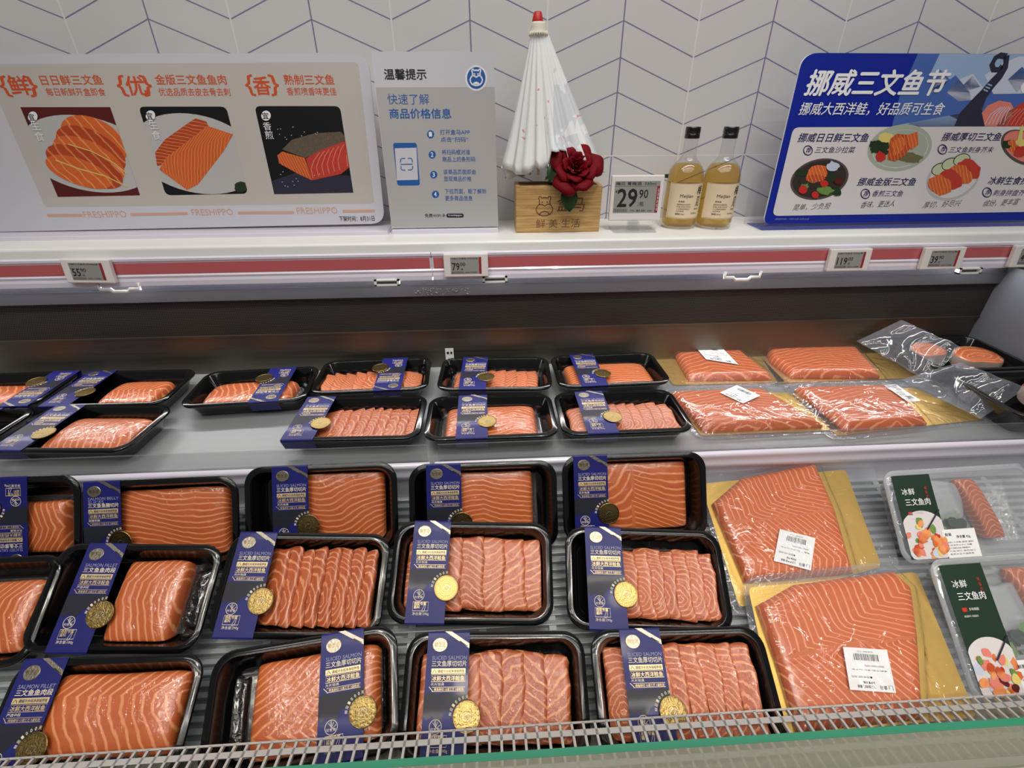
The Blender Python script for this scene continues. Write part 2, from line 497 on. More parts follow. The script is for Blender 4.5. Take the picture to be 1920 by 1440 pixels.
# ------------------------------------------------------------------ mesh collecting
class MB:
    """Collects vertices, faces, material slots and texture coordinates, then links them as one mesh object."""

    def __init__(self, *mats):
        self.v, self.f, self.m, self.uv, self.mats = [], [], [], [], list(mats)

    def slot(self, mat):
        if mat not in self.mats:
            self.mats.append(mat)
        return self.mats.index(mat)

    def add(self, verts, faces, mat=None, uv=None):
        k = len(self.v)
        s = self.slot(mat) if mat else 0
        self.v += [tuple(p) for p in verts]
        self.uv += list(uv) if uv is not None else [(0, 0)] * len(verts)
        for f in faces:
            self.f.append(tuple(i + k for i in f))
            self.m.append(s)

    def mesh(self, name, smooth=True):
        me = bpy.data.meshes.new(name)
        me.from_pydata(self.v, [], self.f)
        for mt in self.mats:
            me.materials.append(M[mt])
        me.polygons.foreach_set('material_index', self.m)
        if smooth:
            me.polygons.foreach_set('use_smooth', [True] * len(self.f))
        if any(u != (0, 0) for u in self.uv):
            l = me.uv_layers.new(name='UVMap')
            li = np.empty(len(me.loops), dtype=np.int32)
            me.loops.foreach_get('vertex_index', li)
            l.data.foreach_set('uv', np.array(self.uv, dtype=np.float32)[li].ravel())
        me.update()
        return me

    def build(self, name, parent=None, smooth=False, loc=None, sharp=None):
        me = self.mesh(name, smooth)
        if sharp:
            me.set_sharp_from_angle(angle=math.radians(sharp))
        return link(name, me, parent, loc)

    # --- solids
    def box(self, a, b, mat=None, bev=0.0):
        (x0, y0, z0), (x1, y1, z1) = a, b
        bm = bmesh.new()
        bmesh.ops.create_cube(bm, size=1)
        for q in bm.verts:
            q.co = Vector(((x0 + x1) / 2 + q.co.x * (x1 - x0), (y0 + y1) / 2 + q.co.y * (y1 - y0), (z0 + z1) / 2 + q.co.z * (z1 - z0)))
        if bev > 0:
            bmesh.ops.bevel(bm, geom=list(bm.edges), offset=bev, segments=2, affect='EDGES', profile=0.5)
        bm.verts.index_update()
        self.add([q.co[:] for q in bm.verts], [[q.index for q in f.verts] for f in bm.faces], mat)
        bm.free()

    def prism(self, prof, x0, x1, mat=None):
        """A (y, z) outline drawn out along x."""
        n = len(prof)
        vs = [(x0, y, z) for y, z in prof] + [(x1, y, z) for y, z in prof]
        fs = [(i, (i + 1) % n, n + (i + 1) % n, n + i) for i in range(n)] + [tuple(range(n))[::-1], tuple(range(n, 2 * n))]
        self.add(vs, fs, mat)

    def rings(self, rs, mat=None, cap0=True, cap1=True, uv=None):
        n = len(rs[0])
        vs = [p for r in rs for p in r]
        fs = []
        for i in range(len(rs) - 1):
            for j in range(n):
                a, b = i * n + j, i * n + (j + 1) % n
                fs.append((a, b, b + n, a + n))
        if cap0:
            fs.append(tuple(range(n))[::-1])
        if cap1:
            fs.append(tuple(range((len(rs) - 1) * n, len(rs) * n)))
        self.add(vs, fs, mat, uv)

    def lathe(self, prof, c=(0, 0, 0), n=40, mat=None, cap0=True, cap1=True):
        rs = [[(c[0] + r * math.cos(2 * math.pi * k / n), c[1] + r * math.sin(2 * math.pi * k / n), c[2] + z) for k in range(n)] for r, z in prof]
        self.rings(rs, mat, cap0, cap1)

    def tube(self, pts, rad, n=8, mat=None):
        pts = [Vector(p) for p in pts]
        rs = []
        for i, p in enumerate(pts):
            d = (pts[min(i + 1, len(pts) - 1)] - pts[max(i - 1, 0)]).normalized()
            a = d.orthogonal().normalized()
            if abs(d.z) < 0.95:
                a = d.cross(Vector((0, 0, 1))).normalized()
            b = d.cross(a)
            r = rad[i] if isinstance(rad, (list, tuple)) else rad
            rs.append([p + a * (r * math.cos(2 * math.pi * k / n)) + b * (r * math.sin(2 * math.pi * k / n)) for k in range(n)])
        self.rings(rs, mat)

    def grid(self, pts, mat=None, uv=None):
        """pts[i][j] as a sheet."""
        ni, nj = len(pts), len(pts[0])
        self.add([p for r in pts for p in r], [(i * nj + j, (i + 1) * nj + j, (i + 1) * nj + j + 1, i * nj + j + 1) for i in range(ni - 1) for j in range(nj - 1)], mat,
                 [u for r in uv for u in r] if uv else None)

    def solid_grid(self, top, bot, mat=None, uv=None):
        ni, nj = len(top), len(top[0])
        k = ni * nj
        vs = [p for r in top for p in r] + [p for r in bot for p in r]
        fs = []
        for i in range(ni - 1):
            for j in range(nj - 1):
                a, b, c, d = i * nj + j, (i + 1) * nj + j, (i + 1) * nj + j + 1, i * nj + j + 1
                fs.append((a, b, c, d))
                fs.append((k + d, k + c, k + b, k + a))
        edge = [(i, 0) for i in range(ni)] + [(ni - 1, j) for j in range(1, nj)] + [(i, nj - 1) for i in range(ni - 2, -1, -1)] + [(0, j) for j in range(nj - 2, 0, -1)]
        e = [i * nj + j for i, j in edge]
        for a, b in zip(e, e[1:] + e[:1]):
            fs.append((b, a, k + a, k + b))
        u = [q for r in uv for q in r] if uv else None
        self.add(vs, fs, mat, u + u if u else None)

    # --- flat drawing; fn maps a drawing point and a layer to a point of the surface
    def poly(self, pts, fn, mat, layer=1, uvf=None):
        tri = geometry.tessellate_polygon([[Vector((p[0], p[1], 0)) for p in pts]])
        out = []
        for t in tri:
            a, b, c = (pts[i] for i in t)
            cr = (b[0] - a[0]) * (c[1] - a[1]) - (b[1] - a[1]) * (c[0] - a[0])
            out.append(tuple(t) if cr > 0 else tuple(t)[::-1])
        self.add([fn(p[0], p[1], layer) for p in pts], out, mat, [uvf(p[0], p[1]) for p in pts] if uvf else None)

    def stroke(self, pts, w, fn, mat, layer=1, closed=False):
        P = [Vector((p[0], p[1])) for p in pts]
        n = len(P)
        L, R = [], []
        for i in range(n):
            a = P[(i - 1) % n] if (closed or i > 0) else P[i]
            c = P[(i + 1) % n] if (closed or i < n - 1) else P[i]
            d = (c - a)
            d = d.normalized() if d.length > 0 else Vector((1, 0))
            q = Vector((-d.y, d.x)) * (w / 2)
            L.append(P[i] + q)
            R.append(P[i] - q)
        vs = [fn(p.x, p.y, layer) for p in L] + [fn(p.x, p.y, layer) for p in R]
        fs = [(n + i, n + (i + 1) % n, (i + 1) % n, i) for i in range(n if closed else n - 1)]
        self.add(vs, fs, mat)

    def text(self, body, x0, y0, w, fn, mat, layer=2, bold=0.0, shear=0.0, h=None, end=None, center=False):
        """Lettering w wide with its left foot at (x0, y0); END gives the right foot when the line slopes."""
        vs, fs, bw, bh = glyphs(body, min(bold, 0.0), shear)
        sx = w / bw
        sy = sx if h is None else h / bh
        dx, dy = 1.0, 0.0
        if end is not None:
            l = math.hypot(end[0] - x0, end[1] - y0)
            dx, dy = (end[0] - x0) / l, (end[1] - y0) / l
            sx = l / bw
            sy = sx if h is None else h / bh
        ox = -bw * sx / 2 if center else 0
        sh = [(0, 0)] if bold <= 0.005 else [(-bold * .55, 0), (bold * .55, 0), (0, bold * .5), (0, -bold * .5)]
        for k, (ea, eb) in enumerate(sh):
            P = []
            for a, b in vs:
                u, v = (a + ea) * sx + ox, (b + eb) * sy
                P.append(fn(x0 + u * dx - v * dy, y0 + u * dy + v * dx, layer + 0.04 * k))
            self.add(P, fs, mat)


_glyph = {}


def glyphs(body, bold, shear):
    key = (body, bold, shear)
    if key not in _glyph:
        cu = bpy.data.curves.new('lettering', 'FONT')
        cu.body = body
        cu.resolution_u = 2
        cu.offset = bold
        cu.shear = shear
        o = bpy.data.objects.new('lettering', cu)
        COL.objects.link(o)
        dg = bpy.context.evaluated_depsgraph_get()
        me = bpy.data.meshes.new_from_object(o.evaluated_get(dg))
        vs = [(q.co.x, q.co.y) for q in me.vertices]
        x0 = min(a for a, b in vs)
        y0 = min(b for a, b in vs)
        x1 = max(a for a, b in vs)
        y1 = max(b for a, b in vs)
        fs = [tuple(p.vertices) for p in me.polygons]
        COL.objects.unlink(o)
        bpy.data.objects.remove(o)
        bpy.data.meshes.remove(me)
        bpy.data.curves.remove(cu)
        _glyph[key] = ([(a - x0, b - y0) for a, b in vs], fs, max(x1 - x0, 1e-6), max(y1 - y0, 1e-6))
    return _glyph[key]


def link(name, data, parent=None, loc=None):
    o = bpy.data.objects.new(name, data)
    COL.objects.link(o)
    if parent is not None:
        o.parent = parent
    if loc is not None:
        o.location = loc
    return o


def tag(o, label, cat, group=None):
    o['label'] = label
    o['category'] = cat
    if group:
        o['group'] = group
    return o


def thing(name, label, cat, loc=(0, 0, 0), group=None):
    return tag(link(name, None, None, loc), label, cat, group)


def struct(o):
    o['kind'] = 'structure'
    return o


def rrect(x0, y0, x1, y1, r, n=5):
    out = []
    for cx, cy, a0 in ((x1 - r, y1 - r, 0), (x0 + r, y1 - r, 90), (x0 + r, y0 + r, 180), (x1 - r, y0 + r, 270)):
        for k in range(n + 1):
            a = math.radians(a0 + 90 * k / n)
            out.append((cx + r * math.cos(a), cy + r * math.sin(a)))
    return out


def ell(cx, cy, rx, ry, n=32, rot=0.0, a0=0, a1=360):
    c, s = math.cos(math.radians(rot)), math.sin(math.radians(rot))
    out = []
    for k in range(n):
        a = math.radians(a0 + (a1 - a0) * k / (n if a1 - a0 == 360 else n - 1))
        x, y = rx * math.cos(a), ry * math.sin(a)
        out.append((cx + c * x - s * y, cy + s * x + c * y))
    return out


def blob(cx, cy, rx, ry, rnd, n=14, j=0.22, rot=0.0):
    return [(cx + (x - cx) * k, cy + (y - cy) * k) for (x, y), k in ((p, 1 + rnd.uniform(-j, j)) for p in ell(cx, cy, rx, ry, n, rot))]


def hippo_lines(cx, cy, s):
    """The shop's round-muzzled outline emblem as stroke paths (y up)."""
    def T(pts):
        return [(cx + x * s, cy + y * s) for x, y in pts]
    head = T([(-.36, .10), (-.33, .34), (-.40, .52), (-.36, .64), (-.27, .64), (-.2, .53), (-.1, .56), (.1, .56), (.2, .53), (.27, .64), (.36, .64), (.40, .52), (.33, .34), (.36, .10)])
    muz = T([(0, .02), (-.14, .12), (-.32, .14), (-.47, .02), (-.55, -.18), (-.50, -.38), (-.36, -.54), (-.12, -.62), (.12, -.62), (.36, -.54), (.50, -.38), (.55, -.18), (.47, .02), (.32, .14), (.14, .12)])
    chin = T([(-.36, -.54), (-.2, -.38), (0, -.32), (.2, -.38), (.36, -.54)])
    eyes = [T([(-.16, .22), (-.16, .32)]), T([(.16, .22), (.16, .32)])]
    return head, muz, chin, eyes

# ------------------------------------------------------------------ the setting
WY = 1.1063
w = MB('wall')
w.box((-2.2, 0.0, -0.45), (2.4, 0.08, 1.6))
wall = struct(w.build('wall_back', None, False, world_pt((-0.016, WY, 0.1351))))
# the wall pattern is drawn about this origin: one peak of the zigzag
wall.data.materials[0] = wall_mat(0, 0, 0.1437484, 0.0573694)
for nd in wall.data.materials[0].node_tree.nodes:
    if nd.type == 'MATH' and nd.operation == 'SUBTRACT' and abs(nd.inputs[1].default_value + 0.0947) < 1e-4:
        nd.inputs[1].default_value = -0.0947 - 0.1351
fl = MB('cream')
fl.box((-2.4, -3.0, -0.05), (2.6, 1.2, 0.0))
struct(fl.build('floor'))

# ------------------------------------------------------------------ the refrigerated case
XL, XE, XR = -1.45, 1.105, 1.75
case = thing('display_case', 'long white refrigerated fish case with top shelf, pink-striped price rail and dark honeycomb back', 'display case', (0, 0.6, 0))


def cpart(mb, name, smooth=False, parent=None, bevel=0.0):
    o = mb.build(name, parent or case, smooth)
    o.location = (0, -0.6, ZC) if parent is None else (0, 0, 0)
    return o


m = MB('shelf')
prof = [(1.1055, -0.2223)] + [(0.925 + 0.006 * math.sin(a) * -1 + 0.0, -0.2283 + 0.006 * math.cos(a)) for a in [k * math.pi / 10 for k in range(6)]] + [(0.918, -0.2405), (0.96, -0.2405), (0.96, -0.262), (1.1055, -0.262)]
m.prism(prof, XL, XR)
cpart(m, 'top_shelf', True).data.set_sharp_from_angle(angle=math.radians(35))

m = MB('casew')
m.box((XL, 0.955, -0.300), (XR, 1.1055, -0.2622))
m.box((XL, 0.985, -1.25), (XR, 1.1055, -0.3002))
cpart(m, 'back_body')


def rail(x0, x1, tilt):
    r = MB('rail')
    t = lambda y, z: (y + tilt * (z + 0.242), z)
    pr = [t(0.917, -0.2405), t(0.9135, -0.2425), t(0.9135, -0.2465), t(0.9155, -0.249), t(0.9155, -0.2718), t(0.9130, -0.2745), t(0.9140, -0.279), t(0.9125, -0.284), t(0.9125, -0.2925), t(0.9170, -0.2940), t(0.925, -0.2940), t(0.925, -0.2405)]
    r.prism(pr, x0, x1)
    o = cpart(r, 'price_rail')
    s = MB('red')
    q = [t(0.9149, -0.2505), t(0.9149, -0.2708), t(0.9156, -0.2708), t(0.9156, -0.2505)]
    s.prism(q, x0 + 0.003, x1 - 0.003)
    s.build('red_strip', o)['label'] = 'dusty red insert strip'
    return o


rail(XL, -0.1046, 0.02)
rail(-0.1034, XR, 0.02)
m = MB('greyp')
m.prism([(0.945, -0.2945), (0.945, -0.311), (0.941, -0.3125), (0.944, -0.337), (0.954, -0.337), (0.954, -0.2945)], XL, XE)
o = cpart(m, 'canopy_panel')
dr = MB('glass')
rnd = random.Random(3)
for k in range(60):
    px, py = rnd.uniform(778, 882), rnd.uniform(536, 552)
    if abs(px - 830) < rnd.uniform(-40, 60):
        py = rnd.uniform(536, 546)
    p = on_y(px, py, 0.9435)
    dr.lathe([(0.0002, 0.0), (0.0013, 0.0), (0.001, 0.0008), (0.0003, 0.0012)], (p.x, 0.9425, p.z), 6)
dr.mats = ['silver']
cpart(dr, 'water_droplets', True, o)['kind'] = 'stuff'
m = MB('honey')
m.box((XL, 0.951, -0.4146), (XE, 0.956, -0.337))
cpart(m, 'honeycomb_outlet')
m = MB('steel')
m.box((XL, 0.949, -0.4175), (XE, 0.956, -0.4146))
m.prism([(0.953, -0.4175), (0.952, -0.5055), (0.957, -0.5055), (0.957, -0.4175)], XL, XE)
cpart(m, 'steel_back_panel')
m = MB('deck')
m.box((XL, 0.614, -0.515), (XE, 0.957, -0.5055))
cpart(m, 'upper_deck')
for x0, x1, name in ((XL, -0.101, 'deck_front_rail'), (-0.093, XE, 'deck_front_rail')):
    m = MB('rail')
    m.prism([(0.6138, -0.499), (0.608, -0.5), (0.606, -0.504), (0.608, -0.509), (0.6085, -0.516), (0.6065, -0.521), (0.6085, -0.53), (0.6125, -0.533), (0.6125, -0.585), (0.6138, -0.585)], x0, x1)
    cpart(m, name, True).data.set_sharp_from_angle(angle=math.radians(60))

# sloping rack of pale plastic bars under the front packs
RY, RZ, RK = 0.4635, -0.617, 0.314


def rack_z(y):
    return RZ + (y - RY) * RK


m = MB('rack')
m.prism([(0.611, rack_z(0.611) - 0.006), (0.24, rack_z(0.24) - 0.006), (0.24, rack_z(0.24) - 0.014), (0.611, rack_z(0.611) - 0.014)], XL, XE)
rk = cpart(m, 'sloping_rack')
m = MB('bar')
for k in range(30):
    y = 0.255 + k * 0.0122
    z = rack_z(y)
    m.prism([(y - 0.0036, z - 0.006), (y - 0.0036, z - 0.0006), (y - 0.0026, z), (y + 0.0026, z), (y + 0.0036, z - 0.0006), (y + 0.0036, z - 0.006)], XL, XE - 0.002)
for k in range(26):
    x = XL + 0.05 + k * 0.0985
    m.add([(x - 0.005, 0.25, rack_z(0.25) - 0.001), (x + 0.005, 0.25, rack_z(0.25) - 0.001), (x + 0.005, 0.61, rack_z(0.61) - 0.001), (x - 0.005, 0.61, rack_z(0.61) - 0.001),
           (x - 0.005, 0.25, rack_z(0.25) - 0.006), (x + 0.005, 0.25, rack_z(0.25) - 0.006), (x + 0.005, 0.61, rack_z(0.61) - 0.006), (x - 0.005, 0.61, rack_z(0.61) - 0.006)],
          [(0, 1, 2, 3), (4, 7, 6, 5), (0, 4, 5, 1), (1, 5, 6, 2), (2, 6, 7, 3), (3, 7, 4, 0)])
cpart(m, 'rack_bars')

# end panel, front return grille, front glass
m = MB('endp')
m.box((XE, 0.19, -1.25), (XE + 0.03, 0.985, -0.2985))
cpart(m, 'end_panel')


def gz(y):
    return -0.616 + (0.275 - y) * 0.25


m = MB('grille')
ys = [0.2755 - 0.0345 * k + (-0.0085 + 0.0) * (k > 0) for k in range(4)]
bars = [0.278, 0.2665, 0.2325, 0.198]
for i, y in enumerate(bars):
    hw = 0.0012 if i == 0 else 0.0034
    m.prism([(y - hw, gz(y - hw) - 0.0015), (y - hw, gz(y - hw)), (y + hw, gz(y + hw)), (y + hw, gz(y + hw) - 0.0015)], XL, XE)
nstrip = int((XE - XL) / 0.0135)
for k in range(nstrip):
    x = XL + 0.006 + k * 0.0135
    y0, y1 = 0.2125, 0.278
    a, b = gz(y0), gz(y1)
    m.add([(x - 0.0014, y0, a), (x + 0.0014, y0, a), (x + 0.0014, y1, b), (x - 0.0014, y1, b), (x - 0.0014, y0, a - 0.004), (x + 0.0014, y0, a - 0.004), (x + 0.0014, y1, b - 0.004), (x - 0.0014, y1, b - 0.004)],
          [(0, 1, 2, 3), (4, 7, 6, 5), (0, 4, 5, 1), (1, 5, 6, 2), (2, 6, 7, 3), (3, 7, 4, 0)])
cpart(m, 'return_air_grille')
m = MB('base')
m.box((XL, 0.2125, -0.70), (XE, 0.292, -0.665))
m.box((XL, 0.16, -1.25), (XE, 0.199, -0.62))
m.box((XL, 0.16, -0.640), (XE, 0.2125, -0.615))
cpart(m, 'front_body')
GY, GZ = 0.2085, -0.507
m = MB('glass')
m.box((XL, GY - 0.006, -0.614), (XE, GY, GZ - 0.0006))
g = cpart(m, 'front_glass')
m = MB('glassedge')
m.box((XL, GY - 0.0061, GZ - 0.0006), (XE, GY + 0.0001, GZ), None)
m.build('polished_glass_edge', g)['label'] = 'green polished top edge of the glass'

# night-blind pulls and catches under the rail
for px, py in ((226, 542), (1391, 520)):
    p = on_y(px, py, 0.912)
    m = MB('white')
    pts = [(-0.036, 0.012), (-0.036, 0.0), (-0.018, 0.0), (-0.013, -0.005), (0.013, -0.005), (0.018, 0.0), (0.036, 0.0), (0.036, 0.012)]
    m.tube([(p.x + a, 0.9115, p.z + b) for a, b in pts], 0.0033, 8)
    cpart(m, 'blind_pull_handle', True)
for px, py in ((726, 529), (928, 523), (1816, 507)):
    p = on_y(px, py, 0.912)
    m = MB('white')
    for a, b, c, d in ((-.024, -.006, .024, -.0035), (-.024, .0035, .024, .006), (-.024, -.006, -.0195, .006), (.0195, -.006, .024, .006)):
        m.box((p.x + a, 0.907, p.z + b), (p.x + c, 0.917, p.z + d))
    m.box((p.x - .0195, 0.914, p.z - .0035), (p.x + .0195, 0.917, p.z + .0035), 'greyp')
    cpart(m, 'blind_catch')

# clear lips along the front of the upper deck
for x0, x1, lab in ((XL + 0.02, -0.1045, 'clear acrylic lip along the deck front, left of the gap under the middle trays'),
                    (-0.0865, XE - 0.005, 'clear acrylic lip along the deck front, right of the gap, below the bagged fillets')):
    m = MB('acrylic')
    m.box((x0, 0.6155, -0.5052), (x1, 0.6185, -0.4665))
    m.box((x0, 0.6186, -0.5052), (x1, 0.626, -0.5037))
    tag(m.build('acrylic_lip', None, False, (0, 0, ZC)), lab, 'shelf guard', 'acrylic lips on the deck')

# small card against the steel back
p = on_y(843, 661, 0.9515)
m = MB('paper')
m.box((p.x - 0.009, 0.9475, -0.5045), (p.x + 0.009, 0.9483, p.z + 0.012))
m.box((p.x - 0.006, 0.9473, p.z - 0.002), (p.x - 0.001, 0.9476, p.z + 0.004), 'ink')
m.box((p.x + 0.002, 0.9473, p.z - 0.002), (p.x + 0.006, 0.9476, p.z + 0.004), 'ink')
tag(m.build('card_slip', None, False, (0, 0, ZC)), 'small white card standing against the steel back behind a black tray', 'card')


# ------------------------------------------------------------------ electronic price tags on the rail
def price_tag(px, py, big, small, lab, head='冰鲜三文鱼肉 约200g/盒', wid=0.084, tilt=-0.12, roll=0.0):
    p = on_y(px, py, 0.907)
    t = thing('price_tag', lab, 'price tag', world_pt((p.x, 0.9075, p.z)), 'price tags on the rail')
    t.rotation_euler = (tilt, roll, 0)
    m = MB('tagw')
    h = 0.043
    m.box((-wid / 2, -0.006, -h / 2), (wid / 2, 0.004, h / 2), None, 0.0018)
    m.build('tag_case', t)
    f = lambda x, y, l: (x, -0.0062 - 0.0002 * l, y)
    s = MB('epaper')
    x0, x1, y0, y1 = -wid * .345, wid * .345, -0.0155, 0.0155
    s.poly([(x0, y0), (x1, y0), (x1, y1), (x0, y1)], f, 'epaper', 1)
    s.poly([(x1 - .0045, y0), (x1, y0), (x1, y1), (x1 - .0045, y1)], f, 'epred', 2)
    s.text('¥', x0 + .0008, 0.004, 0.002, f, 'ink', 2)
    s.text(big, x0 + .003, -0.0085, 0.0135 * len(big) / 2, f, 'ink', 2, 0.03, 0, 0.0135)
    s.text(small, x0 + .0045 + 0.0135 * len(big) / 2, -0.0008, 0.0095, f, 'ink', 2, 0.015, 0, 0.0065)
    s.text('./盒', x0 + .004 + 0.0135 * len(big) / 2, -0.0085, 0.006, f, 'ink', 2)
    s.text(head, x0 + .0015, 0.0115, x1 - x0 - .008, f, 'ink', 2, 0.01, 0, 0.0028)
    s.text('||||||||||||||||', x0 + .0015, -0.0145, 0.022, f, 'ink', 2, 0.02, 0, 0.0038)
    s.text('会员价 产地:挪威', x0 + .027, -0.0142, 0.022, f, 'ink', 2, 0, 0, 0.0026)
    s.build('screen', t)
    return t


price_tag(168, 508, '55', '90', 'white electronic price tag reading 55.90 on the red strip', tilt=-0.1, roll=0.03)
price_tag(874, 497, '79', '00', 'white electronic price tag reading 79.00 beside the rail joint')
price_tag(1590, 487, '119', '00', 'white electronic price tag reading 119.00 below the blue sign')
price_tag(1765, 484, '39', '90', 'white electronic price tag reading 39.90 next to the 119.00 tag')
price_tag(1932, 480, '49', '90', 'white electronic price tag reading 49, cut off by the photo edge')


# ------------------------------------------------------------------ signs standing on the shelf
class Board:
    """A leaning flat board: drawing points are frame pixels carried on to the board's own plane."""

    def __init__(self, y0, z0, lean):
        self.o = Vector((0, y0, z0))
        self.up = Vector((0, math.sin(lean), math.cos(lean)))
        self.n = Vector((0, -math.cos(lean), math.sin(lean)))
        self.lean = lean
        self.c = self.o

    def at(self, px, py):
        q = on_plane(px, py, self.o, self.n) - self.c
        return (q.x, q.dot(self.up))

    def fn(self, x, y, layer):
        return (x, -0.00175 - 0.00011 * layer, y)

    def place(self, name, lab, cat, px, py, group=None):
        c = on_plane(px, py, self.o, self.n)
        self.c = c
        t = thing(name, lab, cat, world_pt(c), group)
        t.rotation_euler = (-self.lean, 0, 0)
        return t

    def pts(self, L):
        return [self.at(*p) for p in L]

    def poly(self, mb, L, mat, layer=1, uvf=None):
        mb.poly(self.pts(L), self.fn, mat, layer, uvf)

    def text(self, mb, body, p0, p1, mat, layer=3, bold=0.0, shear=0.0, hpx=None):
        a, b = self.at(*p0), self.at(*p1)
        h = None
        if hpx:
            t = self.at(p0[0], p0[1] - hpx)
            h = abs(t[1] - a[1])
        mb.text(body, a[0], a[1], 1, self.fn, mat, layer, bold, shear, h, b)

    def stroke(self, mb, L, wpx, mat, layer=3, closed=False):
        q = self.at(L[0][0] + wpx, L[0][1])
        a = self.at(*L[0])
        mb.stroke(self.pts(L), abs(q[0] - a[0]), self.fn, mat, layer, closed)


def corner(pts_px, r, n=6):
    """Round the corners of a pixel outline; r is one radius or one per corner."""
    out = []
    N = len(pts_px)
    for i in range(N):
        rr = r[i] if isinstance(r, (list, tuple)) else r
        p = Vector(pts_px[i])
        a = (Vector(pts_px[i - 1]) - p)
        b = (Vector(pts_px[(i + 1) % N]) - p)
        if rr <= 0:
            out.append(tuple(p))
            continue
        pa, pb = p + a.normalized() * rr, p + b.normalized() * rr
        for k in range(n + 1):
            t = k / n
            q = pa * (1 - t) ** 2 + p * 2 * t * (1 - t) + pb * t ** 2
            out.append(tuple(q))
    return out


def slab(board, name, L, mat, parent, back=0.004, edge=None):
    P = board.pts(L)
    mb = MB(mat)
    n = len(P)
    vs = [(x, -0.0017, y) for x, y in P] + [(x, back - 0.0017, y) for x, y in P]
    tri = geometry.tessellate_polygon([[Vector((x, y, 0)) for x, y in P]])
    fs = []
    for t in tri:
        a, b, c = (P[i] for i in t)
        t = tuple(t) if (b[0] - a[0]) * (c[1] - a[1]) - (b[1] - a[1]) * (c[0] - a[0]) > 0 else tuple(t)[::-1]
        fs += [t, tuple(n + i for i in t)[::-1]]
    mb.add(vs, fs, mat)
    mb.add(vs, [(i, n + i, n + (i + 1) % n, (i + 1) % n) for i in range(n)], edge or mat)
    return mb.build(name, parent)


def foot(parent, board, x0, x1, y0, y1, z0, z1, mats=('rail',), name='acrylic_foot'):
    """A thick clear foot block lying on the shelf, in the board's own frame."""
    m = MB(*mats)
    m.box((x0, y0, z0), (x1, y1, z1), None, 0.0015)
    o = m.build(name, parent)
    o.matrix_parent_inverse = Matrix.Rotation(-board.lean, 4, 'X').inverted()
    return o


# --- the wide beige sign on the left
B = Board(1.03, -0.211, 0.035)
s1 = B.place('standing_sign', 'wide beige and white acrylic sign with three salmon photos, on the shelf at the left', 'sign', 300, 430)
slab(B, 'acrylic_board', corner([(-230, 103), (690, 99), (722, 419), (-170, 438)], [0, 40, 26, 0], 8), 'signw', s1)
m = MB('signb')
B.poly(m, corner([(-60, 121), (672, 117), (702, 381), (86, 388), (-10, 168)], [0, 10, 6, 8, 0]), 'signb')
o1 = m.build('printed_ground', s1)
m = MB('orange')
T = lambda b, x0, x1, y, y2=None, mat='orange', bold=0.02, **k: B.text(m, b, (x0, y), (x1, y if y2 is None else y2), mat, bold=bold, **k)
T('{', 11, 27, 182, hpx=40); T('鲜', 26, 64, 178, bold=0.035, hpx=36); T('}', 61, 79, 182, hpx=40)
T('{', 228, 244, 181, hpx=40); T('优', 244, 278, 179, bold=0.035, hpx=36); T('}', 274, 291, 181, hpx=40)
T('{', 466, 481, 180, hpx=40); T('香', 480, 511, 178, bold=0.035, hpx=34); T('}', 511, 527, 180, hpx=40)
T('日日鲜三文鱼', 81, 196, 160, 159, hpx=19); T('每日新鲜开盒即食', 91, 201, 180, bold=0.008, hpx=15)
T('金版三文鱼鱼肉', 295, 427, 159, hpx=19); T('优选品质去皮去骨去刺', 301, 434, 180, bold=0.008, hpx=15)
T('熟制三文鱼', 535, 628, 159, hpx=19); T('香煎喷香味更佳', 540, 632, 179, bold=0.008, hpx=15)
for a, b, y in ((160, 240, 408), (362, 439, 404), (558, 634, 401)):
    T('FRESHIPPO', a, b, y, y - 1, 'tan', 0.0, hpx=12)
for a, b, y, y2 in ((90, 155, 404, 403), (246, 353, 402, 400), (447, 552, 399, 398), (643, 703, 396, 395)):
    B.stroke(m, [(a, y), (b, y2)], 4.5, 'tan')
T('下架时间：8月31日', 637, 703, 415, 414, 'ink', 0.012, hpx=10)
m.build('lettering', s1)


def line_phase(cx, cy, kx, ky, n):
    return lambda x, y: ((kx * (x - cx) + ky * (y - cy)) * n + 50, 0.1)


def photo(quad, name, draw, lab):
    q = MB('charp')
    B.poly(q, corner(quad, 11), 'charp', 2)
    draw(q)
    o = q.build(name, s1)
    o['label'] = lab
    return o


def clip(poly, quad):
    """Clip a pixel outline to the convex photo outline."""
    out = [tuple(p) for p in poly]
    ar = sum(quad[i][0] * quad[(i + 1) % 4][1] - quad[(i + 1) % 4][0] * quad[i][1] for i in range(4))
    for i in range(4):
        a, b = quad[i], quad[(i + 1) % 4]
        side = lambda p: ((b[0] - a[0]) * (p[1] - a[1]) - (b[1] - a[1]) * (p[0] - a[0])) * (1 if ar > 0 else -1)
        res = []
        for j in range(len(out)):
            p, q = out[j - 1], out[j]
            sp, sq = side(p), side(q)
            if (sp >= 0) != (sq >= 0):
                t = sp / (sp - sq)
                res.append((p[0] + (q[0] - p[0]) * t, p[1] + (q[1] - p[1]) * t))
            if sq >= 0:
                res.append(q)
        out = res
    return out


def chevron_uv(ax, ay, n, k):
    """Fat lines bending either side of a ridge running along (ax, ay) in the board's plane."""
    l = math.hypot(ax, ay)
    ax, ay = ax / l, ay / l
    return lambda x, y: ((x * ax + y * ay) * n + abs(-x * ay + y * ax - 0.0) * k + 60, 0.15)


Q1 = [(40, 201), (208, 201), (264, 366), (110, 369)]


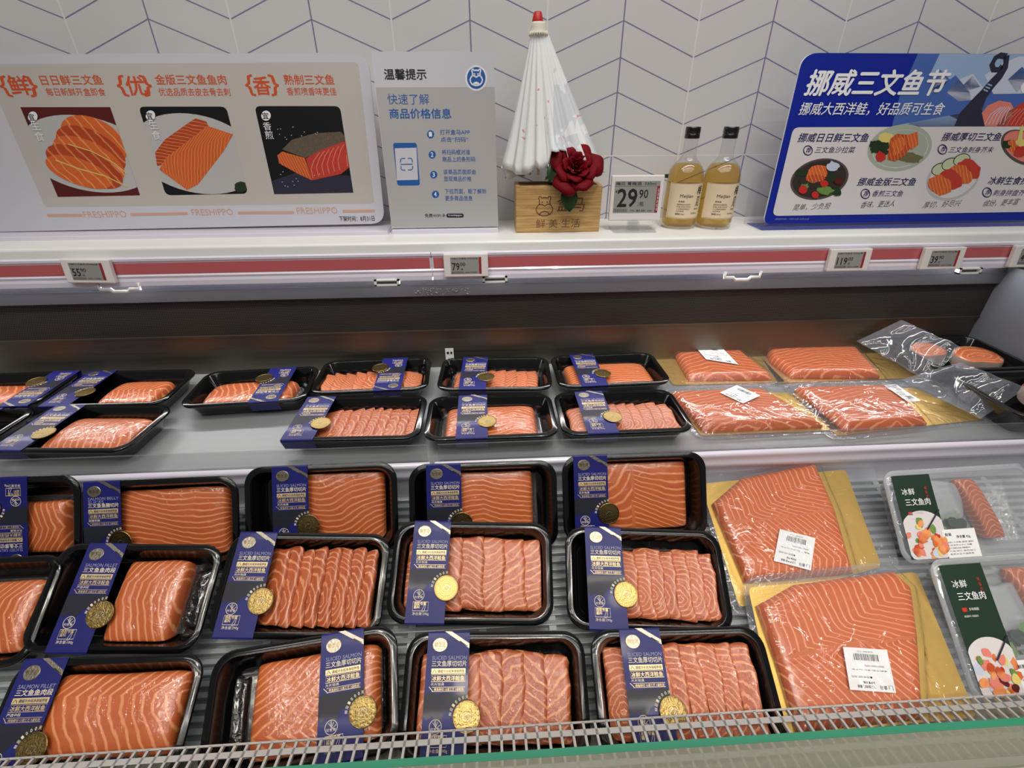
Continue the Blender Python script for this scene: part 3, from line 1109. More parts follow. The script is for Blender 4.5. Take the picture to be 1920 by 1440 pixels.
def draw1(q):
    B.poly(q, clip([(30, 190), (230, 190), (290, 240), (60, 240)], Q1), 'maroon', 3)
    B.poly(q, clip([(90, 330), (270, 330), (270, 372), (100, 372)], Q1), 'maroon', 3)
    B.poly(q, clip(ell(165, 288, 128, 68, 48, 14), Q1), 'plate', 4)
    rnd = random.Random(4)
    for i, (cx, cy, rx, ry, rot) in enumerate(((178, 262, 68, 38, 28), (172, 280, 72, 34, 28), (168, 298, 74, 32, 27), (160, 312, 78, 30, 24), (150, 322, 66, 24, 20))):
        pts = clip([p for p in ell(cx, cy, rx, ry, 30, rot)], Q1)
        c = B.at(cx, cy)
        B.poly(q, pts, 'printsal' if i % 2 == 0 else 'printdeep', 5 + i, (lambda c: lambda x, y: ((x - c[0]) * 55 + 14 * math.sin((y - c[1]) * 22) * 0.12 + 60, 0.1 + 0.3 * (i % 2)))(c))
    B.stroke(q, [(106, 300), (150, 316), (200, 330), (240, 350)], 2.0, 'lemon', 11)
    B.stroke(q, [(130, 270), (175, 284), (215, 305), (240, 325)], 1.8, 'lemon', 11)
    B.poly(q, ell(64, 219, 9, 10, 20), 'whiteink', 12)
    B.text(q, '宜', (58, 226), (70, 226), 'charp', 13, 0.02, hpx=13)
    B.text(q, '生', (64, 244), (80, 244), 'whiteink', 12, 0.0, hpx=16)
    B.text(q, '食', (72, 264), (88, 264), 'whiteink', 12, 0.0, hpx=17)


photo(Q1, 'salmon_photo', draw1, 'printed photo of raw salmon slices on a white plate')
Q2 = [(261, 200), (425, 200), (466, 363), (312, 366)]


def draw2(q):
    B.poly(q, clip(ell(368, 288, 122, 72, 48, 14), Q2), 'plate', 3)
    c = B.at(340, 300)
    B.poly(q, clip([(292, 286), (310, 262), (352, 232), (368, 222), (388, 228), (392, 236), (330, 300), (296, 312)], Q2), 'printdeep', 4, lambda x, y: ((x - c[0]) * 30 + (y - c[1]) * 170 + 60, .4))
    B.poly(q, clip([(300, 318), (312, 296), (390, 236), (420, 246), (438, 252), (420, 284), (372, 346), (352, 356), (330, 340)], Q2), 'printsal', 5, lambda x, y: ((x - c[0]) * 120 + abs((y - c[1]) - (x - c[0]) * 0.9) * 130 + 60, .25))
    B.poly(q, clip(blob(456, 350, 16, 10, random.Random(2)), Q2), 'leafp', 5)
    B.poly(q, ell(284, 217, 9, 10, 20), 'whiteink', 12)
    B.text(q, '宜', (278, 224), (290, 224), 'charp', 13, 0.02, hpx=13)
    B.text(q, '生', (284, 242), (299, 242), 'whiteink', 12, 0.0, hpx=16)
    B.text(q, '食', (290, 262), (305, 262), 'whiteink', 12, 0.0, hpx=17)


photo(Q2, 'salmon_photo', draw2, 'printed photo of a deep orange salmon fillet on a plate')
Q3 = [(478, 199), (638, 199), (663, 361), (515, 364)]


def draw3(q):
    c = B.at(590, 320)
    B.poly(q, clip([(508, 340), (560, 322), (660, 330), (664, 364), (515, 366)], Q3), 'ship', 3)
    B.poly(q, clip([(530, 280), (548, 262), (590, 250), (640, 247), (652, 262), (612, 282), (572, 296)], Q3), 'crust', 5)
    B.poly(q, clip([(521, 291), (530, 284), (572, 296), (586, 338), (560, 326), (524, 306)], Q3), 'printsal', 5, lambda x, y: ((x - c[0]) * 200 + (y - c[1]) * 60 + 60, .5))
    B.poly(q, clip([(574, 297), (600, 282), (650, 264), (660, 310), (640, 326), (586, 338)], Q3), 'rawred', 6)
    for k in range(7):
        B.stroke(q, clip([(588 + 10 * k, 334 - 3 * k), (584 + 10 * k, 316 - 3 * k), (590 + 10 * k, 300 - 4 * k), (600 + 9 * k, 286 - 3 * k)], [(470, 190), (662, 190), (662, 370), (470, 370)]) if k < 6 else [(652, 312), (650, 290)], 1.3, 'pinkp', 7)
    rnd = random.Random(8)
    for k in range(22):
        B.poly(q, ell(rnd.uniform(520, 600), rnd.uniform(320, 350) if k % 2 else rnd.uniform(235, 262), 1.1, 1.0, 6), 'plate', 7)
    B.poly(q, ell(500, 217, 9, 9.5, 20), 'whiteink', 12)
    B.text(q, '宜', (494, 223), (506, 223), 'charp', 13, 0.02, hpx=12)
    B.text(q, '香', (496, 244), (511, 244), 'whiteink', 12, 0.0, hpx=15)
    B.text(q, '煎', (500, 261), (515, 261), 'whiteink', 12, 0.0, hpx=16)


photo(Q3, 'salmon_photo', draw3, 'printed photo of a pepper-crusted salmon piece on black')
e = B.at(722, 419)
foot(s1, B, B.at(-150, 433)[0], e[0] + 0.012, -0.046, 0.055, -0.0113 - 0.002, -0.0005)

# --- the narrow instruction sheet
B = Board(0.990, -0.2105, 0.07)
s2 = B.place('instruction_sign', 'narrow grey acrylic sign with blue app instructions and a phone drawing', 'sign', 833, 428)
A = lambda x, y: (660 + x / 4, 90 + y / 4)
slab(B, 'acrylic_board', [A(143, 28), A(1062, 30), A(1096, 1336), A(299, 1350)], 'signw', s2, 0.003)
m = MB('signg')
B.poly(m, [A(179, 297), A(1070, 294), A(1094, 1332), A(300, 1342)], 'signg')
m.build('printed_ground', s2)
m = MB('ink')
T = lambda b, x0, x1, y, mat, bold=0.0, h=None: B.text(m, b, A(x0, y), A(x1, y), mat, bold=bold, hpx=h)
T('温馨提示', 247, 560, 238, 'ink', 0.03, 20)
T('快速了解', 272, 580, 425, 'blueink', 0.0, 20)
T('商品价格信息', 286, 746, 530, 'blueink', 0.03, 19)
for i, (cx, cy) in enumerate(((590, 648), (602, 800), (614, 950), (627, 1097))):
    B.poly(m, [A(*p) for p in ell(cx, cy, 27, 31 - i, 24)], 'blueink', 2)
    B.text(m, str(i + 1), A(cx - 9, cy + 16), A(cx + 9, cy + 16), 'whiteink', 4, 0.03, hpx=8.5)
for b, x0, x1, y in (('打开盒马APP', 662, 885, 650), ('点击“扫码”', 667, 872, 705), ('将扫码框对准', 675, 886, 800), ('商品上的条形码', 680, 925, 853),
                     ('该商品页面即会', 687, 930, 948), ('显现商品价格', 690, 897, 1000), ('下拉页面，能了解到', 697, 1005, 1093), ('更多商品信息', 700, 904, 1145)):
    T(b, x0, x1, y, 'blueink', 0.01, 9.5)
T('免费WIFI', 548, 668, 1270, 'ink', 0.01, 7)
B.poly(m, [A(*p) for p in rrect(708, 1241, 838, 1271, 14)], 'dkgrey', 2)
T('freshippo', 722, 824, 1263, 'whiteink', 0.0, 4)
for r in (8, 16, 24):
    B.stroke(m, [A(676 + r * math.cos(a), 1268 - r * math.sin(a)) for a in [0.25 + k * 0.2 for k in range(6)]], 1.2, 'ink')
m.build('lettering', s2)
m = MB('blueink')
B.poly(m, [A(*p) for p in corner([(308, 712), (486, 711), (511, 1030), (342, 1032)], 20)], 'blueink', 2)
B.poly(m, [A(*p) for p in [(322, 752), (484, 748), (497, 988), (339, 992)]], 'signw', 3)
sc_ = [[(366, 860), (366, 838), (376, 828), (400, 828)], [(420, 827), (442, 827), (452, 836), (454, 858)], [(368, 886), (370, 908), (380, 916), (402, 916)], [(422, 915), (446, 914), (455, 905), (456, 884)], [(366, 873), (456, 871)]]
for L in sc_:
    B.stroke(m, [A(*p) for p in L], 1.7, 'blueink', 4)
m.build('phone_drawing', s2)['label'] = 'blue outline drawing of a phone with a scan frame'
m = MB('whiteink')
B.poly(m, [A(*p) for p in ell(932, 226, 82, 96, 40)], 'whiteink', 2)
B.poly(m, [A(*p) for p in ell(932, 226, 69, 82, 40)], 'blueink', 3)
hd, mz, ch, ey = hippo_lines(0, 0, 1)
G = lambda L: [A(932 + x * 84, 222 - y * 96) for x, y in L]
B.stroke(m, G(hd), 2.4, 'whiteink', 4)
B.stroke(m, G(mz), 2.4, 'whiteink', 4, True)
B.poly(m, G(ch), 'whiteink', 4)
for L in ey:
    B.stroke(m, G(L), 3.0, 'whiteink', 4)
m.build('round_emblem', s2)['label'] = 'blue round emblem with white animal outline'
a, b = B.at(735, 428), B.at(934, 424)
foot(s2, B, a[0], b[0], -0.0042, 0.075, -0.0118, -0.0003)

# --- the blue festival sign on the right
B = Board(0.990, -0.2105, 0.05)
s3 = B.place('festival_sign', 'royal blue acrylic sign with white title, dishes and a ship picture, standing at the right', 'sign', 1680, 415)
F = lambda x, y: (1400 + x / 3.692, 60 + y / 3.692)
out_ = corner([F(390, 145), F(2300, 156), F(2210, 1300), F(112, 1328)], [30, 20, 20, 14], 8)
slab(B, 'acrylic_board', out_, 'signblue', s3, 0.004, 'whiteink')
m = MB('sky2')
band = lambda x0, x1, y0, y1: [F(x0, y0), F(x1, y0), F(x1, y1), F(x0, y1)]
B.poly(m, [F(1180, 150), F(2290, 157), F(2255, 655), F(1000, 655), F(1060, 420)], 'sky2', 1)
B.poly(m, [F(1330, 152), F(2290, 157), F(2280, 380), F(1500, 420), F(1260, 300)], 'sky', 2)
rnd = random.Random(12)
for L, mt in (([(1110, 655), (1180, 480), (1260, 400), (1330, 260), (1400, 330), (1440, 300), (1540, 420), (1560, 655)], 'sky2'),
              ([(1250, 430), (1340, 290), (1390, 340), (1350, 380), (1300, 420)], 'snow'),
              ([(1380, 420), (1440, 340), (1560, 290), (1640, 400), (1560, 470), (1460, 480)], 'snow'),
              ([(1470, 390), (1560, 300), (1610, 380), (1540, 400)], 'sky2'),
              ([(1640, 300), (1760, 220), (1880, 170), (2280, 170), (2280, 420), (1700, 430)], 'snow'),
              ([(1800, 330), (1900, 240), (1960, 330), (1860, 420)], 'sky2'),
              ([(1060, 640), (1500, 560), (1560, 655), (1050, 655)], 'sky')):
    B.poly(m, [F(*p) for p in L], mt, 3)
ship = [(1430, 652), (1470, 560), (1570, 450), (1620, 400), (1680, 330), (1740, 270), (1770, 215), (1768, 170), (1812, 160), (1800, 250), (1760, 320), (1700, 390), (1650, 460), (1620, 540), (1640, 652)]
B.poly(m, [F(*p) for p in ship], 'ship', 5)
B.stroke(m, [F(1790, 170), F(1745, 163), F(1715, 180), F(1690, 225), F(1700, 262), F(1735, 262), F(1760, 235)], 9, 'ship', 5)
for k in range(3):
    B.stroke(m, [F(1632 + 14 * k, 398 - 18 * k), F(1662 + 14 * k, 412 - 20 * k)], 2, 'sky', 6)
c = B.at(1860, 220)
for L, mt in (([(1620, 560), (1660, 510), (1740, 475), (1820, 490), (1850, 550), (1800, 640), (1720, 652), (1640, 652)], 'pinkp'), ([(1720, 652), (1790, 560), (1900, 490), (2050, 500), (2060, 652)], 'rawred')):
    B.poly(m, [F(*p) for p in L], mt, 6)
for k in range(6):
    B.stroke(m, [F(1640 + 26 * k, 640), F(1680 + 22 * k, 570), F(1750 + 14 * k, 520)], 1.4, 'snow', 7)
    B.stroke(m, [F(1760 + 30 * k, 645), F(1800 + 28 * k, 590), F(1870 + 20 * k, 530)], 1.4, 'pinkp', 7)
B.poly(m, [F(*p) for p in ell(1925, 390, 36, 40)], 'whiteink', 6)
m.build('ship_picture', s3)['label'] = 'pale blue mountain picture with a dark curled ship prow'
m = MB('panelw')
B.poly(m, corner([F(318, 660), F(2255, 652), F(2205, 1240), F(172, 1272)], 12), 'panelw', 7)
m.build('white_panel', s3)
m = MB('whiteink')
T = lambda b, x0, x1, y, mat, bold=0.0, h=None, y2=None, sh=0.16: B.text(m, b, F(x0, y), F(x1, y if y2 is None else y2), mat, 9, bold, sh, h / 3.692 if h else None)
T('挪威三文鱼节', 390, 1352, 440, 'whiteink', 0.045, 178)
T('挪威大西洋鲑，好品质可生食', 350, 1345, 577, 'whiteink', 0.012, 90)
T('挪威日日鲜三文鱼', 345, 826, 762, 'navy', 0.03, 62)
T('三文鱼沙拉菜', 462, 738, 838, 'navy', 0.008, 44)
T('挪威金版三文鱼', 755, 1152, 1064, 'navy', 0.03, 56)
T('香煎三文鱼', 858, 1066, 1138, 'navy', 0.008, 42)
T('挪威厚切三文鱼', 1335, 1740, 754, 'navy', 0.03, 58)
T('三文鱼刺身芥末', 1385, 1692, 836, 'navy', 0.008, 42)
T('冰鲜生食拼盘', 1655, 1990, 1056, 'navy', 0.03, 56)
T('刺身拼盘芥末', 1690, 1950, 1133, 'navy', 0.008, 42)
for b, x0, x1, y, y2 in (('简单，少负担', 312, 570, 1238, 1224), ('香味，更迷人', 780, 1010, 1220, 1208), ('厚切，好尽兴', 1205, 1470, 1222, 1206), ('缤纷，更丰富', 1620, 1870, 1210, 1196)):
    T(b, x0, x1, y, 'ink', -0.004, 46, y2, 0.3)
T('活动时间：7月16日-8月30日', 190, 425, 1300, 'lilac', 0.0, 13)
for cx, cy in ((418, 820), (815, 1120), (1347, 813), (1655, 1110)):
    B.stroke(m, [F(*p) for p in ell(cx, cy, 30, 32, 24)], 1.8, 'navy', 9, True)
    T('荐', cx - 18, cx + 18, cy + 18, 'navy', 0.02, 38)
m.build('lettering', s3)


def dish(name, lab, parts, uvs=None):
    q = MB(parts[0][1])
    for k, (L, mt) in enumerate(parts):
        c = B.at(*F(*L[0]))
        B.poly(q, [F(*p) for p in L], mt, 8 + k * 0.5, (lambda c, k: lambda x, y: ((x - c[0]) * 140 + (y - c[1]) * 90 + 60, .2))(c, k) if mt.startswith('print') else None)
    o = q.build(name, s3)
    o['label'] = lab


rnd = random.Random(21)
P_ = [(ell(498, 1018, 206, 138, 40, -16), 'bowl'), (ell(498, 1016, 190, 124, 40, -16), 'bowlin')]
for k in range(16):
    P_.append((blob(rnd.uniform(360, 620), rnd.uniform(935, 1110), 36, 26, rnd), rnd.choice(['leafp', 'lettuce', 'leafp', 'bowlin'])))
P_ += [(blob(590, 930, 44, 34, rnd), 'snow'), (blob(540, 1095, 54, 32, rnd), 'lettuce'), (blob(480, 975, 74, 52, rnd, 14, .12, -20), 'printsal'), (blob(465, 1012, 70, 26, rnd, 12, .1), 'printdeep'),
       (blob(382, 1090, 30, 30, rnd, 14, .05), 'tomato'), (blob(466, 1126, 26, 24, rnd, 14, .05), 'tomato'), (blob(528, 1048, 28, 24, rnd, 14, .05), 'tomato'), (blob(626, 1030, 30, 26, rnd, 14, .1), 'maroon')]
dish('salad_picture', 'round picture of a salmon salad bowl', P_)
P_ = [(ell(1052, 802, 226, 158, 44, -14), 'sage'), (ell(1058, 808, 196, 128, 40, -14), 'panelw'), (ell(1110, 870, 110, 48, 30, -14), 'olive'), (ell(1058, 806, 192, 124, 40, -14), 'sage')]
P_ += [(blob(1120, 872, 86, 34, rnd), 'olive'), (blob(965, 735, 52, 38, rnd), 'lemon')]
for k in range(9):
    P_.append((blob(rnd.uniform(858, 950), rnd.uniform(770, 830), 34, 28, rnd), 'leafp'))
P_ += [([(985, 740), (1030, 705), (1110, 712), (1125, 800), (1090, 850), (1020, 895), (965, 880)], 'printdeep'), ([(1100, 715), (1175, 690), (1178, 780), (1130, 815), (1112, 780)], 'printsal'), ([(1000, 760), (1060, 720), (1100, 760), (1050, 840), (1000, 860)], 'printsal'), (blob(918, 862, 34, 36, rnd), 'tomato')]
dish('grilled_salmon_picture', 'round picture of grilled salmon with broccoli', P_)
P_ = [(ell(1420, 1012, 196, 142, 44, -28), 'plate'), (ell(1424, 1008, 180, 126, 40, -28), 'panelw')]
for cx, cy in ((1330, 950), (1400, 915), (1480, 885)):
    P_ += [(ell(cx, cy, 62, 42, 24, -22), 'leafp'), (ell(cx, cy, 56, 36, 24, -22), 'cucum')]
for k, (cx, cy) in enumerate(((1530, 950), (1470, 985), (1400, 1020), (1330, 1060))):
    P_.append((blob(cx, cy, 84, 66, rnd, 16, .1, 30), 'rawred' if k % 2 == 0 else 'printsal'))
dish('sashimi_picture', 'round picture of sliced red sashimi with cucumber', P_)
P_ = [(ell(1900, 800, 160, 110, 40, 30), 'bowl'), (ell(1905, 795, 146, 96, 36, 30), 'pinkp'), (blob(1800, 780, 46, 30, rnd), 'leafp')]
for k in range(7):
    P_.append((blob(rnd.uniform(1840, 1960), rnd.uniform(730, 850), 40, 24, rnd), rnd.choice(['tomato', 'rawred', 'printsal', 'lemon'])))
P_.append(([(1860, 760), (1885, 660), (1900, 640), (1905, 670), (1890, 780)], 'lemon'))
dish('seafood_picture', 'round picture of a mixed seafood platter cut off at the photo edge', P_)
x0 = B.at(*F(112, 1328))[0]
m = MB('acrylic')
m.box((x0 - 0.018, -0.026, -0.0116), (x0 + 0.62, 0.045, -0.0005), None, 0.0015)
m.box((x0 - 0.012, -0.022, -0.0106), (x0 + 0.61, 0.040, -0.0070), 'signblue')  # blue slab stands in for the sign's reflection in the clear foot
o = m.build('acrylic_foot', s3)
o.matrix_parent_inverse = Matrix.Rotation(-B.lean, 4, 'X').inverted()

SZ = -0.2221                    # shelf top
# ------------------------------------------------------------------ wooden box, umbrella, rose
bx0, bx1, by0, by1, bz1 = 0.0615, 0.2290, 0.9805, 1.045, -0.1345
box = thing('bamboo_box', 'pale bamboo box with burnt animal emblem, holding a paper umbrella and a rose', 'wooden box', world_pt(((bx0 + bx1) / 2, by0, SZ)))
hw, dp, hh = (bx1 - bx0) / 2, by1 - by0, bz1 - SZ
m = MB('woodp')
m.box((-hw, 0, 0), (hw, 0.008, hh), None, 0.001)
fp = m.build('front_panel', box)
for name, a, b in (('side_panel', (-hw, 0.0082, 0), (-hw + 0.008, dp - 0.0082, hh)), ('side_panel', (hw - 0.008, 0.0082, 0), (hw, dp - 0.0082, hh)), ('back_panel', (-hw, dp - 0.008, 0), (hw, dp, hh)), ('bottom_panel', (-hw + 0.0082, 0.0082, 0), (hw - 0.0082, dp - 0.0082, 0.006)),
                   ('sliding_lid', (-hw + 0.0085, 0.0085, hh - 0.010), (-hw + 0.098, dp - 0.0085, hh - 0.004))):
    m = MB('woodp')
    m.box(a, b, None, 0.0008)
    m.build(name, box)
m = MB('burn')
f = lambda x, y, l: (x, -0.0002 * l - 0.0001, y)
hd, mz, ch, ey = hippo_lines(0, 0, 1)
G = lambda L: [(-0.028 + x * 0.030, 0.050 + y * 0.0285) for x, y in L]
m.stroke(G(hd), 0.0017, f, 'burn')
m.stroke(G(mz), 0.0017, f, 'burn', 1, True)
m.stroke(G(ch), 0.0017, f, 'burn')
for L in ey:
    m.stroke(G(L), 0.002, f, 'burn')
m.text('盒马', -0.004, 0.040, 0.055, f, 'burn', 1, -0.002, 0, 0.027)
m.text('鲜·美·生活', -0.044, 0.009, 0.088, f, 'burn', 1, -0.004, 0, 0.0165)
m.build('burnt_lettering', fp)['label'] = 'brown burnt emblem and characters'

umb = thing('paper_umbrella', 'closed white paper umbrella with a red tip standing in the bamboo box', 'umbrella', world_pt((0.130, 1.02, SZ + 0.0065)))
ux = umb.location
tip = Vector((0.1020, 1.030, 0.138 + ZC)) - ux
colr = Vector((0.1040, 1.030, 0.120 + ZC)) - ux
low = Vector((0.1325, 1.021, -0.103 + ZC)) - ux
ax = (low - colr)
NP, NR = 20, 18
rnd = random.Random(5)
loboff = [rnd.uniform(-0.022, 0.022) for _ in range(NP)]
ra = [rnd.uniform(0.86, 1.12) for _ in range(NP)]
rings_t, rings_b = [], []
for i in range(NR + 1):
    t = i / NR
    R0 = 0.0105 + 0.085 * t ** 1.03
    amp = 0.06 + 0.30 * min(1, t * 1.3)
    ring = []
    for k in range(NP * 4):
        a = 2 * math.pi * k / (NP * 4)
        fold = [1.0, 0.72, 0.0, 0.72][k % 4]
        j = (k // 4) % NP
        rr = R0 * (1 - amp * (1 - fold)) * (1 + (ra[j] - 1) * t * fold)
        rr2 = rr * (1.0 if math.sin(a) < 0 else 0.8)
        end = t * (1 + loboff[j] * 3 * t * t * fold)
        if math.cos(a) < -0.5:
            end += 0.06 * t * t
        p = colr + ax * end + Vector((rr2 * math.cos(a), rr2 * 0.62 * math.sin(a), 0))
        if math.sin(a) < -0.2 and abs(math.cos(a) - 0.08) < 0.16:
            p.z += 0.030 * t ** 6
        ring.append(p)
    rings_t.append(ring)
m = MB('umb')
m.rings(rings_t, 'umb', False, False)
o = m.build('paper_canopy', umb, True)
sm = o.modifiers.new('thickness', 'SOLIDIFY')
sm.thickness = 0.0006
m = MB('redcap')
m.rings([[tip + Vector((r * math.cos(a), r * math.sin(a), z)) for a in [2 * math.pi * k / 20 for k in range(20)]] for r, z in ((0.0055, 0.0), (0.0072, -0.002), (0.0098, -0.013), (0.0098, -0.0145))])
m.build('red_tip', umb, True)
m = MB('collar')
m.rings([[colr + Vector((r * math.cos(a), r * math.sin(a), z)) for a in [2 * math.pi * k / 24 for k in range(24)]] for r, z in ((0.0118, 0.0035), (0.0125, 0.0), (0.0140, -0.007), (0.0152, -0.012), (0.0158, -0.013))])
for k in range(24):
    a = 2 * math.pi * k / 24
    m.tube([colr + Vector((0.0145 * math.cos(a), 0.0145 * math.sin(a), -0.010)), colr + Vector((0.0165 * math.cos(a), 0.0165 * math.sin(a), -0.0165))], 0.0014, 5)
m.build('paper_collar', umb, True)
m = MB('pole')
m.tube([low + Vector((-0.002, 0.0, 0.05)), Vector((0.006, 0.004, 0.0))], 0.0052, 12)
m.build('pole', umb, True)
for k in range(9):
    a = math.radians(170 + 24 * k)
    p1 = colr + ax * 1.06 + Vector((0.064 * math.cos(a), 0.036 * math.sin(a), 0))
    m = MB('rib')
    m.tube([colr + ax * 0.35 + Vector((0.014 * math.cos(a), 0.01 * math.sin(a), 0)), p1], 0.0022, 6)
    m.build('rib', umb)

rose = thing('red_rose', 'crimson rose with dark green leaves drooping over the right end of the bamboo box', 'flower', world_pt((0.166, 1.008, SZ + 0.0065)))
rc = Vector((0.1735, 0.968, -0.1010 + ZC)) - rose.location
axis = Vector((0.05, -0.80, 0.55)).normalized()
e1 = axis.cross(Vector((0, 0, 1))).normalized()
e2 = e1.cross(axis)
rnd = random.Random(11)
npet = 24
for k in range(npet):
    t = k / (npet - 1)
    az = k * 2.39996 + 0.4
    opn = 0.10 + 1.18 * t ** 1.15                   # how far the petal opens
    Lp = 0.020 + 0.026 * t
    wd = 0.55 + 0.25 * t
    r0 = 0.0025 + 0.006 * t
    pts, bot = [], []
    NU, NV = 9, 9
    for i in range(NU):
        u = i / (NU - 1)
        row = []
        for j in range(NV):
            v = j / (NV - 1) * 2 - 1
            op = opn * (0.35 + 0.85 * u) + 0.5 * t * max(0, u - 0.7) * 2.2
            rad = r0 + Lp * (u * math.sin(opn * 0.75) + 0.25 * t * u ** 3)
            hgt = Lp * (u * math.cos(opn * 0.75)) - 0.45 * t * Lp * max(0, u - 0.62) ** 2 * 4 + (1 - t) * 0.006
            wv = wd * (math.sin(math.pi * min(1, 0.16 + 0.62 * u)) ** 0.7) * (1 if u < 0.99 else 0.86)
            hgt -= 0.004 * v * v * u * (1 + t)
            ang = az + v * wv * (1.25 - 0.35 * t)
            rr = rad * (1 - 0.10 * v * v * t) + 0.0012 * math.sin(5 * v + k) * u
            row.append(rc + axis * (hgt - 0.012 - 0.006 * t) + (e1 * math.cos(ang) + e2 * math.sin(ang)) * rr)
        pts.append(row)
    m = MB('rose')
    m.grid(pts)
    o = m.build('petal', rose, True)
    sm = o.modifiers.new('thickness', 'SOLIDIFY')
    sm.thickness = 0.0007
    sm.offset = 0


def leaf(base, tipv, width, nrm, name='leaf'):
    base, tipv, nrm = Vector(base), Vector(tipv), Vector(nrm).normalized()
    d = tipv - base
    s = d.cross(nrm).normalized()
    pts = []
    for i in range(11):
        u = i / 10
        ww = width * math.sin(math.pi * min(1, u * 0.96 + 0.03)) ** 0.8
        pts.append([base + d * u + s * (ww * v) + nrm * (0.006 * v * v + 0.008 * math.sin(u * 3.0)) for v in (-1, -.5, 0, .5, 1)])
    m = MB('leaf')
    m.grid(pts)
    o = m.build(name, rose, True)
    sm = o.modifiers.new('thickness', 'SOLIDIFY')
    sm.thickness = 0.0006


rl = rose.location
W_ = lambda x, y, z: Vector((x, y, z + ZC)) - rl
leaf(W_(0.1560, 0.972, -0.1300), W_(0.1630, 0.966, -0.1800), 0.0165, (0.1, -1, 0.1))
leaf(W_(0.1480, 0.986, -0.0950), W_(0.1270, 0.980, -0.1290), 0.014, (-0.4, -1, 0.2))
leaf(W_(0.1640, 0.985, -0.1180), W_(0.1180, 0.988, -0.1270), 0.008, (0, -0.5, 1))
m = MB('stem')
m.tube([rc - axis * 0.012, rc - axis * 0.03 + Vector((0, 0.008, -0.01)), Vector((0.004, 0.0, 0.06)), Vector((0, 0, 0.0))], 0.0028, 8)
m.build('stem', rose, True)
m = MB('stem')
for k in range(5):
    a = k * 1.2566
    d = (e1 * math.cos(a) + e2 * math.sin(a))
    m.add([rc - axis * 0.014 + d * 0.004 + d.cross(axis) * 0.004, rc - axis * 0.014 + d * 0.004 - d.cross(axis) * 0.004, rc - axis * 0.020 + d * 0.024], [(0, 1, 2), (2, 1, 0)])
m.build('sepal', rose)

# ------------------------------------------------------------------ shelf price display and bottles
et = thing('price_display', 'square white electronic price tag reading 29.90 on a clear stand', 'price tag', world_pt((0.2990, 0.985, SZ)))
et.rotation_euler = (0, 0, math.radians(-2))
m = MB('acrylic')
m.box((-0.043, -0.022, 0), (0.043, 0.030, 0.003), None, 0.001)
m.box((-0.011, 0.006, 0.003), (0.011, 0.009, 0.060))
m.box((-0.011, -0.006, 0.003), (0.011, -0.004, 0.018))
m.build('clear_stand', et)
m = MB('tagw')
m.box((-0.0515, -0.004, 0.0195), (0.0515, 0.005, 0.1035), None, 0.002)
ec = m.build('tag_case', et)
ec.rotation_euler = (-0.06, 0, 0)
f = lambda x, y, l: (x, -0.0043 - 0.0002 * l, y)
m = MB('epaper')
x0, x1, y0, y1 = -0.0445, 0.0440, 0.0350, 0.0930
m.poly([(x0, y0), (x1, y0), (x1, y1), (x0, y1)], f, 'epaper', 1)
m.poly([(x1 - .0055, y0), (x1, y0), (x1, y1 - .009), (x1 - .0055, y1 - .009)], f, 'epred', 2)
m.text('会员专享好价', x1 - 0.0008, 0.038, 0.042, f, 'whiteink', 3, 0, 0, 0.003, (x1 - 0.0008, 0.080))
m.text('梅见 青梅酒  330ml', x0 + .002, 0.0855, 0.078, f, 'ink', 2, 0.012, 0, 0.0062)
m.stroke([(x0, 0.0838), (x1, 0.0838)], 0.0006, f, 'ink')
m.text('¥', x0 + .0018, 0.072, 0.004, f, 'ink', 2)
m.text('29', x0 + .007, 0.046, 0.038, f, 'ink', 2, 0.035, 0, 0.033)
m.text('90', x0 + .049, 0.062, 0.0175, f, 'ink', 2, 0.02, 0, 0.0155)
m.text('./瓶', x0 + .047, 0.047, 0.013, f, 'ink', 2, 0.0)
m.text('||||||||||||', x0 + .0015, 0.0365, 0.026, f, 'ink', 2, 0.02, 0, 0.006)
m.text('产地：重庆 规格：330ml', x0 + .034, 0.0368, 0.044, f, 'ink', 2, 0, 0, 0.004)
m.build('screen', ec)
m = MB('green')
m.box((0.0515, 0.004, 0.098), (0.058, 0.008, 0.1045))
m.build('green_clip', et)


